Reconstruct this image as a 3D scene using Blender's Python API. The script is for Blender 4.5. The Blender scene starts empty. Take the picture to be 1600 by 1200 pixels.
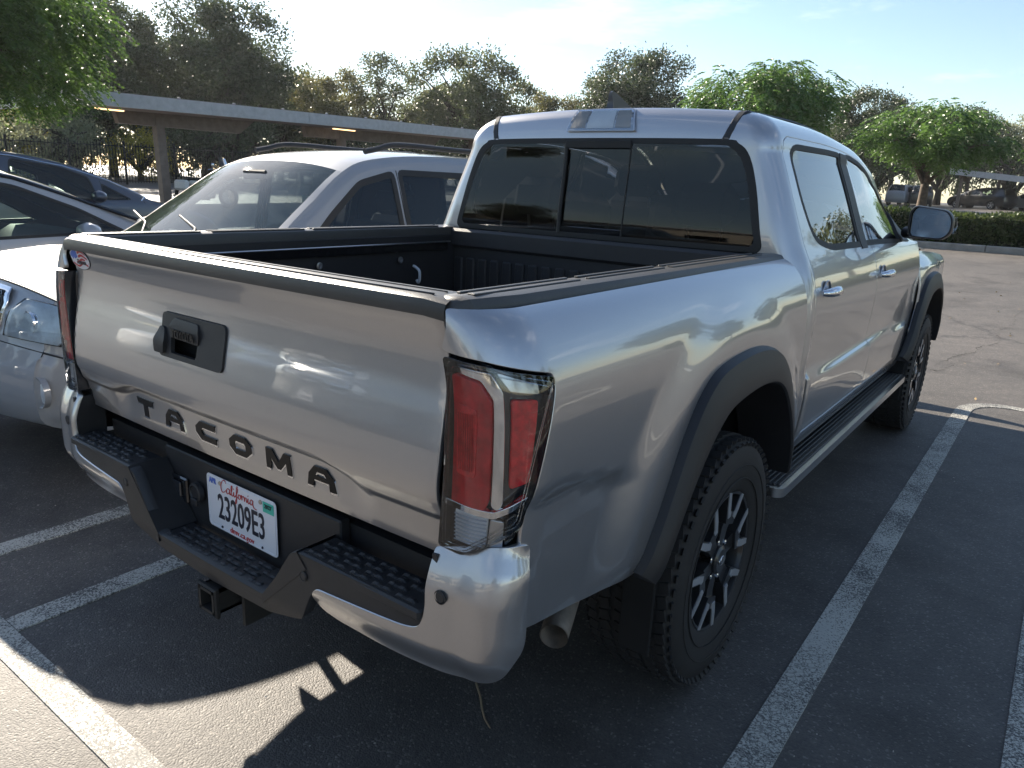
import bpy, math, random
import numpy as np
from mathutils import Vector, Matrix
from mathutils.geometry import delaunay_2d_cdt
random.seed(7); RNG = np.random.default_rng(11)
scene = bpy.context.scene
COL = scene.collection
PI = math.pi
# ------------------------------------------------------------ camera, sky, sun, exposure
CAMX, CAMY, CAMZ = 1.602, -0.8176, 1.4458
YAW, PITCH, ROLL, FPX = 0.6350, 0.2632, 0.0429, 1155.5
cd = bpy.data.cameras.new('camera'); cam = bpy.data.objects.new('camera', cd); COL.objects.link(cam)
cd.sensor_width = 36; cd.lens = FPX/1600*36; cd.clip_start = 0.05; cd.clip_end = 2000
_d = Vector((-math.sin(YAW)*math.cos(PITCH), math.cos(YAW)*math.cos(PITCH), -math.sin(PITCH)))
_r = Vector((math.cos(YAW), math.sin(YAW), 0)); _u = _r.cross(_d)
_r2 = _r*math.cos(ROLL)+_u*math.sin(ROLL); _u2 = -_r*math.sin(ROLL)+_u*math.cos(ROLL)
_m = Matrix((_r2, _u2, -_d)).transposed().to_4x4(); _m.translation = (CAMX, CAMY, CAMZ)
cam.matrix_world = _m
scene.camera = cam
SUN_AZ, SUN_EL = math.radians(71), math.radians(27.5)      # azimuth measured from +y towards -x
world = bpy.data.worlds.new('World'); scene.world = world; world.use_nodes = True
nt = world.node_tree; nt.nodes.clear()
out = nt.nodes.new('ShaderNodeOutputWorld'); bg = nt.nodes.new('ShaderNodeBackground')
sky = nt.nodes.new('ShaderNodeTexSky'); sky.sky_type = 'NISHITA'; sky.sun_disc = False
sky.sun_elevation = SUN_EL; sky.sun_rotation = -SUN_AZ
sky.air_density = 1.0; sky.dust_density = 0.35; sky.ozone_density = 1.2; sky.altitude = 30
tc = nt.nodes.new('ShaderNodeTexCoord'); mp = nt.nodes.new('ShaderNodeMapping'); mp.inputs['Scale'].default_value = (1.0, 1.0, 4.5)
cn = nt.nodes.new('ShaderNodeTexNoise'); cn.inputs['Scale'].default_value = 2.6; cn.inputs['Detail'].default_value = 9; cn.inputs['Roughness'].default_value = 0.62
cr = nt.nodes.new('ShaderNodeValToRGB'); cr.color_ramp.elements[0].position = 0.56; cr.color_ramp.elements[1].position = 0.80
cr.color_ramp.elements[0].color = (0, 0, 0, 1); cr.color_ramp.elements[1].color = (0.75, 0.75, 0.75, 1)
mixc = nt.nodes.new('ShaderNodeMixRGB'); mixc.inputs[2].default_value = (8.5, 8.7, 9.2, 1)
nt.links.new(tc.outputs['Generated'], mp.inputs[0]); nt.links.new(mp.outputs[0], cn.inputs['Vector']); nt.links.new(cn.outputs[0], cr.inputs[0])
sz_ = nt.nodes.new('ShaderNodeSeparateXYZ'); nt.links.new(tc.outputs['Generated'], sz_.inputs[0])
hm = nt.nodes.new('ShaderNodeMapRange'); hm.inputs['From Min'].default_value = .0; hm.inputs['From Max'].default_value = .12; nt.links.new(sz_.outputs['Z'], hm.inputs['Value'])
hmul = nt.nodes.new('ShaderNodeMath'); hmul.operation = 'MULTIPLY'; nt.links.new(cr.outputs[0], hmul.inputs[0]); nt.links.new(hm.outputs[0], hmul.inputs[1])
nt.links.new(hmul.outputs[0], mixc.inputs[0]); nt.links.new(sky.outputs[0], mixc.inputs[1]); nt.links.new(mixc.outputs[0], bg.inputs[0])
bg.inputs[1].default_value = 0.062
nt.links.new(bg.outputs[0], out.inputs[0])
sl = bpy.data.lights.new('sun', 'SUN'); sun = bpy.data.objects.new('sun', sl); COL.objects.link(sun)
sl.energy = 5.0; sl.angle = math.radians(0.53); sl.color = (1.0, 0.90, 0.76)
sv = Vector((-math.sin(SUN_AZ)*math.cos(SUN_EL), math.cos(SUN_AZ)*math.cos(SUN_EL), math.sin(SUN_EL)))
sun.rotation_euler = sv.to_track_quat('Z', 'Y').to_euler()
scene.view_settings.view_transform = 'Standard'; scene.view_settings.look = 'None'
scene.view_settings.exposure = 1.62; scene.view_settings.gamma = 1.0; scene.view_settings.use_curve_mapping = False
scene.render.engine = 'CYCLES'
try:
    scene.cycles.use_denoising = True; scene.cycles.max_bounces = 10; scene.cycles.transparent_max_bounces = 24
    scene.cycles.sample_clamp_indirect = 8
except Exception: pass

# ------------------------------------------------------------ helpers
def tag(o, label=None, cat=None, group=None, kind=None):
    if label: o['label'] = label
    if cat: o['category'] = cat
    if group: o['group'] = group
    if kind: o['kind'] = kind
    return o
def empty(name, loc=(0, 0, 0), rz=0.0, label=None, cat=None, group=None):
    o = bpy.data.objects.new(name, None); COL.objects.link(o); o.location = loc; o.rotation_euler = (0, 0, rz)
    o.empty_display_size = .1
    return tag(o, label, cat, group)
ARR = {}
def mk(name, V, F, mat, parent=None, normals=None, smooth=True, kind=None, matidx=None):
    V = np.asarray(V, float).reshape(-1, 3)
    me = bpy.data.meshes.new(name); me.from_pydata(V.tolist(), [], [tuple(int(i) for i in f) for f in F])
    mats = mat if isinstance(mat, (list, tuple)) else [mat]
    for m in mats: me.materials.append(m)
    if matidx is not None: me.polygons.foreach_set('material_index', np.asarray(matidx, dtype=np.int32))
    me.polygons.foreach_set('use_smooth', [bool(smooth)]*len(me.polygons))
    me.update()
    if normals is not None:
        me.normals_split_custom_set_from_vertices(np.asarray(normals, float).tolist())
    elif smooth == 'auto':
        try: me.set_sharp_from_angle(angle=math.radians(32))
        except Exception: pass
    o = bpy.data.objects.new(name, me); COL.objects.link(o)
    if parent is not None: o.parent = parent
    if kind: o['kind'] = kind
    ARR[me.name] = (V, F, normals, smooth, matidx)
    return o
def mirror(o, parent=None, name=None):
    V, F, N, sm, mi = ARR[o.data.name]
    V2 = V.copy(); V2[:, 0] *= -1
    N2 = None
    if N is not None: N2 = np.array(N, float); N2[:, 0] *= -1
    c = mk(name or o.name.split('.')[0], V2, [tuple(reversed(f)) for f in F], list(o.data.materials), parent or o.parent, N2, sm, matidx=mi)
    for ch in o.children: mirror(ch, c)
    for k in ('label', 'kind'):
        if k in o: c[k] = o[k]
    return c
class MB:
    """collects simple solids into one mesh"""
    def __init__(s): s.V = []; s.F = []; s.n = 0; s.M = []
    def add(s, V, F, m=0):
        V = np.asarray(V, float).reshape(-1, 3); s.V.append(V)
        for f in F: s.F.append(tuple(int(i)+s.n for i in f)); s.M.append(m)
        s.n += len(V); return s
    def box(s, c, d, rz=0, bev=0.0, m=0, rot=None):
        c = np.array(c, float); h = np.array(d, float)/2
        if bev <= 0:
            V = np.array([[x, y, z] for x in (-1, 1) for y in (-1, 1) for z in (-1, 1)])*h
            F = [(0, 1, 3, 2), (4, 6, 7, 5), (0, 4, 5, 1), (2, 3, 7, 6), (0, 2, 6, 4), (1, 5, 7, 3)]
        else:
            b = min(bev, min(h)*.95)
            V = []; idx = {}
            for x in (-1, 1):
                for y in (-1, 1):
                    for z in (-1, 1):
                        for a in range(3):
                            p = np.array([x, y, z])*h; 
                            q = p - np.array([x, y, z])*b; q[a] = p[a]
                            idx[(x, y, z, a)] = len(V); V.append(q)
            F = []
            for a in range(3):
                o1, o2 = [(1, 2), (2, 0), (0, 1)][a]
                for sg in (-1, 1):
                    ring = []
                    for (p, q) in ((-1, -1), (1, -1), (1, 1), (-1, 1)):
                        k = [0, 0, 0]; k[a] = sg; k[o1] = p; k[o2] = q; ring.append(idx[(*k, a)])
                    F.append(tuple(ring) if sg > 0 else tuple(reversed(ring)))
            for a in range(3):
                o1, o2 = [(1, 2), (2, 0), (0, 1)][a]
                for p in (-1, 1):
                    for q in (-1, 1):
                        def K(sa, ax):
                            k = [0, 0, 0]; k[a] = sa; k[o1] = p; k[o2] = q; return idx[(*k, ax)]
                        f = (K(-1, o1), K(1, o1), K(1, o2), K(-1, o2))
                        F.append(f if p*q < 0 else tuple(reversed(f)))
            for x in (-1, 1):
                for y in (-1, 1):
                    for z in (-1, 1):
                        f = (idx[(x, y, z, 0)], idx[(x, y, z, 1)], idx[(x, y, z, 2)])
                        F.append(f if x*y*z > 0 else tuple(reversed(f)))
            V = np.array(V)
        if rot is not None: V = V @ np.array(rot).T
        if rz:
            cz, sz = math.cos(rz), math.sin(rz); V = V @ np.array([[cz, sz, 0], [-sz, cz, 0], [0, 0, 1]])
        return s.add(V+c, F, m)
    def tube(s, pts, r, n=8, cap=True, m=0, closed=False):
        P = np.asarray(pts, float); k = len(P); R = np.broadcast_to(np.asarray(r, float), (k,))
        V = []; up = np.array([0, 0, 1.])
        prev = None
        for i in range(k):
            if closed: t = P[(i+1) % k]-P[i-1]
            else: t = P[min(i+1, k-1)]-P[max(i-1, 0)]
            t = t/(np.linalg.norm(t)+1e-9)
            if prev is None:
                a = np.cross(t, up)
                if np.linalg.norm(a) < .1: a = np.cross(t, [1., 0, 0])
            else: a = prev-t*np.dot(prev, t)
            a = a/np.linalg.norm(a); b = np.cross(t, a); prev = a
            for j in range(n):
                q = 2*PI*j/n; V.append(P[i]+R[i]*(math.cos(q)*a+math.sin(q)*b))
        F = []
        for i in range(k if closed else k-1):
            for j in range(n):
                i2 = (i+1) % k; F.append((i*n+j, i*n+(j+1) % n, i2*n+(j+1) % n, i2*n+j))
        if cap and not closed: F.append(tuple(range(n-1, -1, -1))); F.append(tuple((k-1)*n+j for j in range(n)))
        return s.add(V, F, m)
    def lathe(s, prof, n=32, axis='x', c=(0, 0, 0), m=0, a0=0, a1=2*PI):
        """prof: list of (along, radius)"""
        V = []; full = abs(a1-a0-2*PI) < 1e-6; k = len(prof); nn = n if full else n+1
        for j in range(nn):
            q = a0+(a1-a0)*j/n; cq, sq = math.cos(q), math.sin(q)
            for (h, r) in prof:
                V.append({'x': (h, r*cq, r*sq), 'y': (r*sq, h, r*cq), 'z': (r*cq, r*sq, h)}[axis])
        F = []
        for j in range(n):
            j2 = (j+1) % nn
            for i in range(k-1): F.append((j*k+i, j2*k+i, j2*k+i+1, j*k+i+1))
        return s.add(np.array(V)+np.array(c), F, m)
    def build(s, name, mat, parent=None, smooth='auto', kind=None):
        V = np.concatenate(s.V)
        mi = s.M if isinstance(mat, (list, tuple)) and len(mat) > 1 else None
        return mk(name, V, s.F, mat, parent, None, smooth, kind, mi)
def pc(xs, ys, n=800):
    """smooth monotone (pchip) curve through points"""
    x = np.array(xs, float); y = np.array(ys, float); h = np.diff(x); d = np.diff(y)/h; m = np.zeros(len(x))
    for i in range(1, len(x)-1):
        if d[i-1]*d[i] > 0:
            w1 = 2*h[i]+h[i-1]; w2 = h[i]+2*h[i-1]; m[i] = (w1+w2)/(w1/d[i-1]+w2/d[i])
    m[0] = d[0]; m[-1] = d[-1]
    X = np.linspace(x[0], x[-1], n); k = np.clip(np.searchsorted(x, X, side='right')-1, 0, len(x)-2)
    t = (X-x[k])/h[k]; Y = (2*t**3-3*t**2+1)*y[k]+(t**3-2*t**2+t)*h[k]*m[k]+(-2*t**3+3*t**2)*y[k+1]+(t**3-t**2)*h[k]*m[k+1]
    return lambda q: np.interp(q, X, Y)
def ss(a, b, x):
    t = np.clip((np.asarray(x, float)-a)/(b-a), 0, 1); return t*t*(3-2*t)
def rs(poly, sp, closed=True):
    P = np.asarray(poly, float); out_ = []
    n = len(P); rng = range(n if closed else n-1)
    for i in rng:
        a = P[i]; b = P[(i+1) % n]; L = np.linalg.norm(b-a); k = max(1, int(math.ceil(L/sp)))
        for j in range(k): out_.append(a+(b-a)*j/k)
    if not closed: out_.append(P[-1])
    return np.array(out_)
def rnd(poly, r, k=5, closed=True):
    """fillet corners; r scalar or per-vertex list"""
    P = np.asarray(poly, float); n = len(P); R = [r]*n if np.isscalar(r) else list(r); out_ = []
    for i in range(n):
        if not closed and i in (0, n-1): out_.append(P[i]); continue
        a = P[i-1]; b = P[i]; c = P[(i+1) % n]; la = np.linalg.norm(a-b); lc = np.linalg.norm(c-b)
        q = min(R[i], la*.48, lc*.48)
        if q < 1e-5: out_.append(b); continue
        A = b+(a-b)/la*q; C = b+(c-b)/lc*q
        for j in range(k+1):
            t = j/k; out_.append((1-t)**2*A+2*t*(1-t)*b+t*t*C)
    return np.array(out_)
def smoothpoly(pts, k=6, closed=False):
    """Catmull-Rom through points"""
    P = np.asarray(pts, float); n = len(P); out_ = []
    for i in range(n if closed else n-1):
        p0 = P[(i-1) % n] if closed or i > 0 else 2*P[0]-P[1]; p1 = P[i]; p2 = P[(i+1) % n]
        p3 = P[(i+2) % n] if closed or i+2 < n else 2*P[-1]-P[-2]
        for j in range(k):
            t = j/k; out_.append(.5*((2*p1)+(-p0+p2)*t+(2*p0-5*p1+4*p2-p3)*t*t+(-p0+3*p1-3*p2+p3)*t**3))
    if not closed: out_.append(P[-1])
    return np.array(out_)
def inside(P, Q):
    x, y = Q[:, 0], Q[:, 1]; c = np.zeros(len(Q), bool); n = len(P)
    for i in range(n):
        x1, y1 = P[i]; x2, y2 = P[(i+1) % n]
        m = ((y1 > y) != (y2 > y))
        with np.errstate(divide='ignore', invalid='ignore'):
            c ^= m & (x < (x2-x1)*(y-y1)/((y2-y1) if y2 != y1 else 1e-12)+x1)
    return c
def segd(P, Q):
    d = np.full(len(Q), 1e9); n = len(P)
    for i in range(n):
        a = P[i]; b = P[(i+1) % n]; ab = b-a; t = np.clip(((Q-a)@ab)/(ab@ab+1e-12), 0, 1)
        d = np.minimum(d, np.linalg.norm(Q-a-t[:, None]*ab, axis=1))
    return d
def tri2d(outer, holes, sp, lines=()):
    loops = [np.asarray(outer)]+[np.asarray(h) for h in holes]
    V = []; E = []
    for L in loops:
        k = len(V); n = len(L); V += [tuple(p) for p in L]; E += [(k+i, k+(i+1) % n) for i in range(n)]
    for Ln_ in lines:
        k = len(V); n = len(Ln_); V += [tuple(p) for p in Ln_]; E += [(k+i, k+i+1) for i in range(n-1)]
    lo = loops[0].min(0); hi = loops[0].max(0)
    gx, gy = np.meshgrid(np.arange(lo[0]+sp/2, hi[0], sp), np.arange(lo[1]+sp/2, hi[1], sp))
    gx = gx+(np.arange(gx.shape[0])[:, None] % 2)*sp/2
    Q = np.stack([gx.ravel(), gy.ravel()], 1)
    if len(Q):
        ok = inside(loops[0], Q)
        for h in loops[1:]: ok &= ~inside(h, Q)
        Q = Q[ok]
        if len(Q):
            for L in loops:
                if len(Q): Q = Q[segd(L, Q) > sp*.45]
            for Ln_ in lines:
                if len(Q): Q = Q[np.min(np.linalg.norm(Q[:, None, :]-Ln_[None], axis=2), axis=1) > sp*.5]
    V += [tuple(p) for p in Q]
    vo, eo, fo, *_ = delaunay_2d_cdt([Vector(v) for v in V], E, [], 0, 1e-7)
    vo = np.array([tuple(v) for v in vo]); F = np.array([f for f in fo if len(f) == 3])
    C = vo[F].mean(1); ok = inside(loops[0], C)
    for h in loops[1:]: ok &= ~inside(h, C)
    F = F[ok]
    a = vo[F]; ar = (a[:, 1, 0]-a[:, 0, 0])*(a[:, 2, 1]-a[:, 0, 1])-(a[:, 1, 1]-a[:, 0, 1])*(a[:, 2, 0]-a[:, 0, 0])
    F = F[np.abs(ar) > 1e-12]; ar = ar[np.abs(ar) > 1e-12]
    F[ar < 0] = F[ar < 0][:, ::-1]
    return vo, F
def panel(name, outer, lift, mat, parent=None, holes=(), sp=.03, rim=.012, flip=False, bsp=None, off=0.0, lines=(), e=.003):
    """surface patch: a 2-D outline with holes, triangulated and lifted onto a curved surface, with a turned-in rim"""
    bsp = bsp or sp*.8
    O = rs(outer, bsp); H = [rs(h, bsp) for h in holes]
    vo, F = tri2d(O, H, sp, [rs(l, bsp, False) for l in lines])
    def nrm(P):
        a = lift(P[:, 0]+e, P[:, 1])-lift(P[:, 0]-e, P[:, 1]); b = lift(P[:, 0], P[:, 1]+e)-lift(P[:, 0], P[:, 1]-e)
        n = np.cross(a, b); n /= (np.linalg.norm(n, axis=1, keepdims=True)+1e-12); return -n if flip else n
    N = nrm(vo); V = lift(vo[:, 0], vo[:, 1])+N*off
    Fs = [tuple(f[::-1]) if flip else tuple(f) for f in F]
    if rim > 0:
        edges = {}
        for f in Fs:
            for i in range(3):
                a, b = f[i], f[(i+1) % 3]; edges[(a, b)] = 1
        B = [(a, b) for (a, b) in edges if (b, a) not in edges]
        nxt = {}; 
        vid = sorted(set([a for a, b in B]+[b for a, b in B])); dirn = {v: np.zeros(3) for v in vid}
        for a, b in B:
            t = V[b]-V[a]; o_ = np.cross(t, N[a]); l = np.linalg.norm(o_)
            if l > 0: dirn[a] += o_/l; dirn[b] += o_/l
        Vx = []; Nx = []; m1 = {}; m2 = {}; base = len(V)
        for v in vid:
            d = dirn[v]; d = d/(np.linalg.norm(d)+1e-9)
            m1[v] = base+len(Vx); Vx.append(V[v]+d*.0012-N[v]*.0018); Nx.append((d*.8+N[v]*.6))
            m2[v] = base+len(Vx); Vx.append(V[v]+d*.0012-N[v]*rim); Nx.append(d)
        V = np.vstack([V, Vx]); N = np.vstack([N, np.array(Nx)/np.linalg.norm(Nx, axis=1, keepdims=True)])
        for a, b in B:
            Fs.append((b, a, m1[a], m1[b])); Fs.append((m1[b], m1[a], m2[a], m2[b]))
    return mk(name, V, Fs, mat, parent, N, True)
def slab(mb, outer, holes, z0, z1, fn, sp=.05, m=0):
    """prism of a 2-D outline between offsets z0 and z1; fn(u,v,w)->xyz; faces both ends and walls"""
    O = rs(outer, sp); H = [rs(h, sp) for h in holes]
    vo, F = tri2d(O, H, sp*1.5)
    n = len(vo)
    A = fn(vo[:, 0], vo[:, 1], np.full(n, z1)); B = fn(vo[:, 0], vo[:, 1], np.full(n, z0))
    Fs = [tuple(f) for f in F]+[tuple(f[::-1]+n) for f in F]
    ed = {}
    for f in F:
        for i in range(3): ed[(f[i], f[(i+1) % 3])] = 1
    for a, b in ed:
        if (b, a) not in ed: Fs.append((b, a, a+n, b+n))
    mb.add(np.vstack([A, B]), Fs, m)
    return mb
def grid(fn, nu, nv, wrapu=False):
    V = np.array([fn(i/(nu-1 if not wrapu else nu), j/(nv-1)) for i in range(nu) for j in range(nv)])
    F = []
    for i in range(nu if wrapu else nu-1):
        for j in range(nv-1):
            a = i*nv+j; b = ((i+1) % nu)*nv+j; F.append((a, b, b+1, a+1))
    return V, F
def text_obj(txt, size, name, mat, parent, M4, ext=.0006, sx=1.0, align='CENTER', bold=0.0, shear=0.0):
    cu = bpy.data.curves.new(name, 'FONT'); cu.body = txt; cu.size = size; cu.align_x = align; cu.align_y = 'CENTER'
    cu.extrude = ext; cu.offset = bold; cu.resolution_u = 3; cu.shear = shear
    o = bpy.data.objects.new('tmp', cu); COL.objects.link(o)
    dg = bpy.context.evaluated_depsgraph_get(); me = bpy.data.meshes.new_from_object(o.evaluated_get(dg))
    bpy.data.objects.remove(o); bpy.data.curves.remove(cu)
    V = np.array([tuple(v.co) for v in me.vertices]); F = [tuple(p.vertices) for p in me.polygons]
    bpy.data.meshes.remove(me)
    V[:, 0] *= sx
    A = np.array(M4); V = V @ A[:3, :3].T+A[:3, 3]
    return mk(name, V, F, mat, parent, None, False)
# ------------------------------------------------------------ materials
def nodes(name):
    m = bpy.data.materials.new(name); m.use_nodes = True; t = m.node_tree; b = t.nodes['Principled BSDF']; return m, t, b
def L(t, a, b): t.links.new(a, b)
def noise(t, scale, detail=4, rough=.6, coord='Object', vec=None):
    n = t.nodes.new('ShaderNodeTexNoise'); n.inputs['Scale'].default_value = scale; n.inputs['Detail'].default_value = detail; n.inputs['Roughness'].default_value = rough
    c = t.nodes.new('ShaderNodeTexCoord'); L(t, c.outputs[coord], n.inputs['Vector']); return n
def ramp(t, src, p0, c0, p1, c1):
    r = t.nodes.new('ShaderNodeValToRGB'); r.color_ramp.elements[0].position = p0; r.color_ramp.elements[1].position = p1
    r.color_ramp.elements[0].color = (*c0, 1); r.color_ramp.elements[1].color = (*c1, 1); L(t, src, r.inputs[0]); return r
def bump(t, b, src, strength=.2, dist=.002):
    n = t.nodes.new('ShaderNodeBump'); n.inputs['Strength'].default_value = strength; n.inputs['Distance'].default_value = dist
    L(t, src, n.inputs['Height']); L(t, n.outputs[0], b.inputs['Normal']); return n
def plain(name, col, rough=.5, metal=0, coat=0, var=.12, nsc=6., bmp=0, bsc=200., spec=.5, emis=None):
    m, t, b = nodes(name); b.inputs['Roughness'].default_value = rough; b.inputs['Metallic'].default_value = metal
    b.inputs['Coat Weight'].default_value = coat; b.inputs['Coat Roughness'].default_value = .04; b.inputs['Specular IOR Level'].default_value = spec
    n = noise(t, nsc, 5); c = np.array(col)
    r = ramp(t, n.outputs[0], .3, tuple(np.clip(c*(1-var), 0, 1)), .7, tuple(np.clip(c*(1+var), 0, 1))); L(t, r.outputs[0], b.inputs['Base Color'])
    if bmp:
        n2 = noise(t, bsc, 3); bump(t, b, n2.outputs[0], bmp, .001)
    if emis: b.inputs['Emission Color'].default_value = (*emis[0], 1); b.inputs['Emission Strength'].default_value = emis[1]
    return m
def car_paint(name, col, metal=.85, rough=.34, dust=.06, inside=(.02, .02, .022), cior=1.5):
    m, t, b = nodes(name); b.inputs['Metallic'].default_value = metal; b.inputs['Coat Weight'].default_value = 1; b.inputs['Coat Roughness'].default_value = .025
    b.inputs['Coat IOR'].default_value = cior
    n = noise(t, 2600, 2, .5); c = np.array(col)
    r = ramp(t, n.outputs[0], .35, tuple(c*.86), .65, tuple(np.clip(c*1.14, 0, 1)))
    n2 = noise(t, 1.1, 3, .5); r2 = ramp(t, n2.outputs[0], .42, (0, 0, 0), .8, (1, 1, 1))
    mx = t.nodes.new('ShaderNodeMixRGB'); mx.inputs[2].default_value = (.33, .30, .26, 1)
    ml = t.nodes.new('ShaderNodeMath'); ml.operation = 'MULTIPLY'; ml.inputs[1].default_value = dust
    L(t, r2.outputs[0], ml.inputs[0]); L(t, ml.outputs[0], mx.inputs[0]); L(t, r.outputs[0], mx.inputs[1])
    g = t.nodes.new('ShaderNodeNewGeometry'); m3 = t.nodes.new('ShaderNodeMixRGB'); m3.inputs[2].default_value = (*inside, 1)
    L(t, g.outputs['Backfacing'], m3.inputs[0]); L(t, mx.outputs[0], m3.inputs[1]); L(t, m3.outputs[0], b.inputs['Base Color'])
    def inv(sock, v):
        q = t.nodes.new('ShaderNodeMath'); q.operation = 'MULTIPLY_ADD'; q.inputs[1].default_value = -v; q.inputs[2].default_value = v
        L(t, g.outputs['Backfacing'], q.inputs[0]); L(t, q.outputs[0], sock)
    inv(b.inputs['Metallic'], metal); inv(b.inputs['Coat Weight'], 1.0)
    b.inputs['Roughness'].default_value = rough
    return m
def glass_mat(name, tint, ior=1.5, film=0.0, filmcol=(.5, .52, .5), boost=1.0):
    m = bpy.data.materials.new(name); m.use_nodes = True; t = m.node_tree; t.nodes.clear()
    o = t.nodes.new('ShaderNodeOutputMaterial'); tr = t.nodes.new('ShaderNodeBsdfTransparent'); tr.inputs[0].default_value = (*tint, 1)
    gl = t.nodes.new('ShaderNodeBsdfGlossy'); gl.inputs['Roughness'].default_value = .012; gl.inputs[0].default_value = (1, 1, 1, 1)
    fr = t.nodes.new('ShaderNodeFresnel'); fr.inputs[0].default_value = ior
    ml = t.nodes.new('ShaderNodeMath'); ml.operation = 'MULTIPLY'; ml.inputs[1].default_value = boost; ml.use_clamp = True; L(t, fr.outputs[0], ml.inputs[0])
    mx = t.nodes.new('ShaderNodeMixShader'); L(t, ml.outputs[0], mx.inputs[0])
    last = tr.outputs[0]
    if film > 0:
        df = t.nodes.new('ShaderNodeBsdfDiffuse'); df.inputs[0].default_value = (*filmcol, 1); tl = t.nodes.new('ShaderNodeBsdfTranslucent'); tl.inputs[0].default_value = (*filmcol, 1)
        m0 = t.nodes.new('ShaderNodeMixShader'); m0.inputs[0].default_value = .5; L(t, df.outputs[0], m0.inputs[1]); L(t, tl.outputs[0], m0.inputs[2])
        n = noise(t, 9, 7, .7); r = ramp(t, n.outputs[0], .3, (film*.55,)*3, .75, (film*1.4,)*3)
        m1 = t.nodes.new('ShaderNodeMixShader'); L(t, r.outputs[0], m1.inputs[0]); L(t, tr.outputs[0], m1.inputs[1]); L(t, m0.outputs[0], m1.inputs[2]); last = m1.outputs[0]
    L(t, last, mx.inputs[1]); L(t, gl.outputs[0], mx.inputs[2]); L(t, mx.outputs[0], o.inputs[0])
    return m
def leaf_mat(name, c1, c2, trans=.45, hue=None):
    m = bpy.data.materials.new(name); m.use_nodes = True; t = m.node_tree; t.nodes.clear()
    o = t.nodes.new('ShaderNodeOutputMaterial'); n = noise(t, .9, 6, .7); n3 = noise(t, 23., 2)
    ad = t.nodes.new('ShaderNodeMath'); ad.operation = 'ADD'; L(t, n.outputs[0], ad.inputs[0]); L(t, n3.outputs[0], ad.inputs[1])
    r = ramp(t, ad.outputs[0], .8, c1, 1.2, c2)
    df = t.nodes.new('ShaderNodeBsdfPrincipled'); df.inputs['Roughness'].default_value = .45; L(t, r.outputs[0], df.inputs['Base Color'])
    hs = t.nodes.new('ShaderNodeHueSaturation'); hs.inputs['Saturation'].default_value = 1.0; hs.inputs['Value'].default_value = 1.7; hs.inputs['Hue'].default_value = .495; L(t, r.outputs[0], hs.inputs['Color'])
    tl = t.nodes.new('ShaderNodeBsdfTranslucent'); L(t, hs.outputs[0], tl.inputs[0])
    mx = t.nodes.new('ShaderNodeMixShader'); mx.inputs[0].default_value = trans; L(t, df.outputs[0], mx.inputs[1]); L(t, tl.outputs[0], mx.inputs[2]); L(t, mx.outputs[0], o.inputs[0])
    return m
PAINT = car_paint('silver_paint', (.48, .475, .483), metal=.85, rough=.34, dust=.03, cior=1.9)
BLACKP = plain('black_textured_plastic', (.022, .022, .024), rough=.5, bmp=.25, bsc=900)
FLAREP = plain('flare_plastic', (.018, .018, .02), rough=.48, bmp=.12, bsc=1400)
GLOSSB = plain('gloss_black', (.008, .008, .009), rough=.12, coat=1)
RUBBER = plain('rubber_seal', (.012, .012, .012), rough=.6)
DARK = plain('dark_cavity', (.008, .008, .008), rough=.9)
CHROME = plain('chrome', (.82, .83, .85), rough=.08, metal=1, var=.02)
SATIN = plain('satin_metal', (.55, .56, .58), rough=.28, metal=1, var=.05)
STEEL = plain('dull_steel', (.50, .43, .36), rough=.42, metal=.55, var=.25, nsc=20)
FRAME = plain('chassis_black', (.018, .017, .016), rough=.7, var=.3)
CLOTH = plain('seat_cloth', (.035, .035, .038), rough=.9, bmp=.3, bsc=300)
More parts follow.
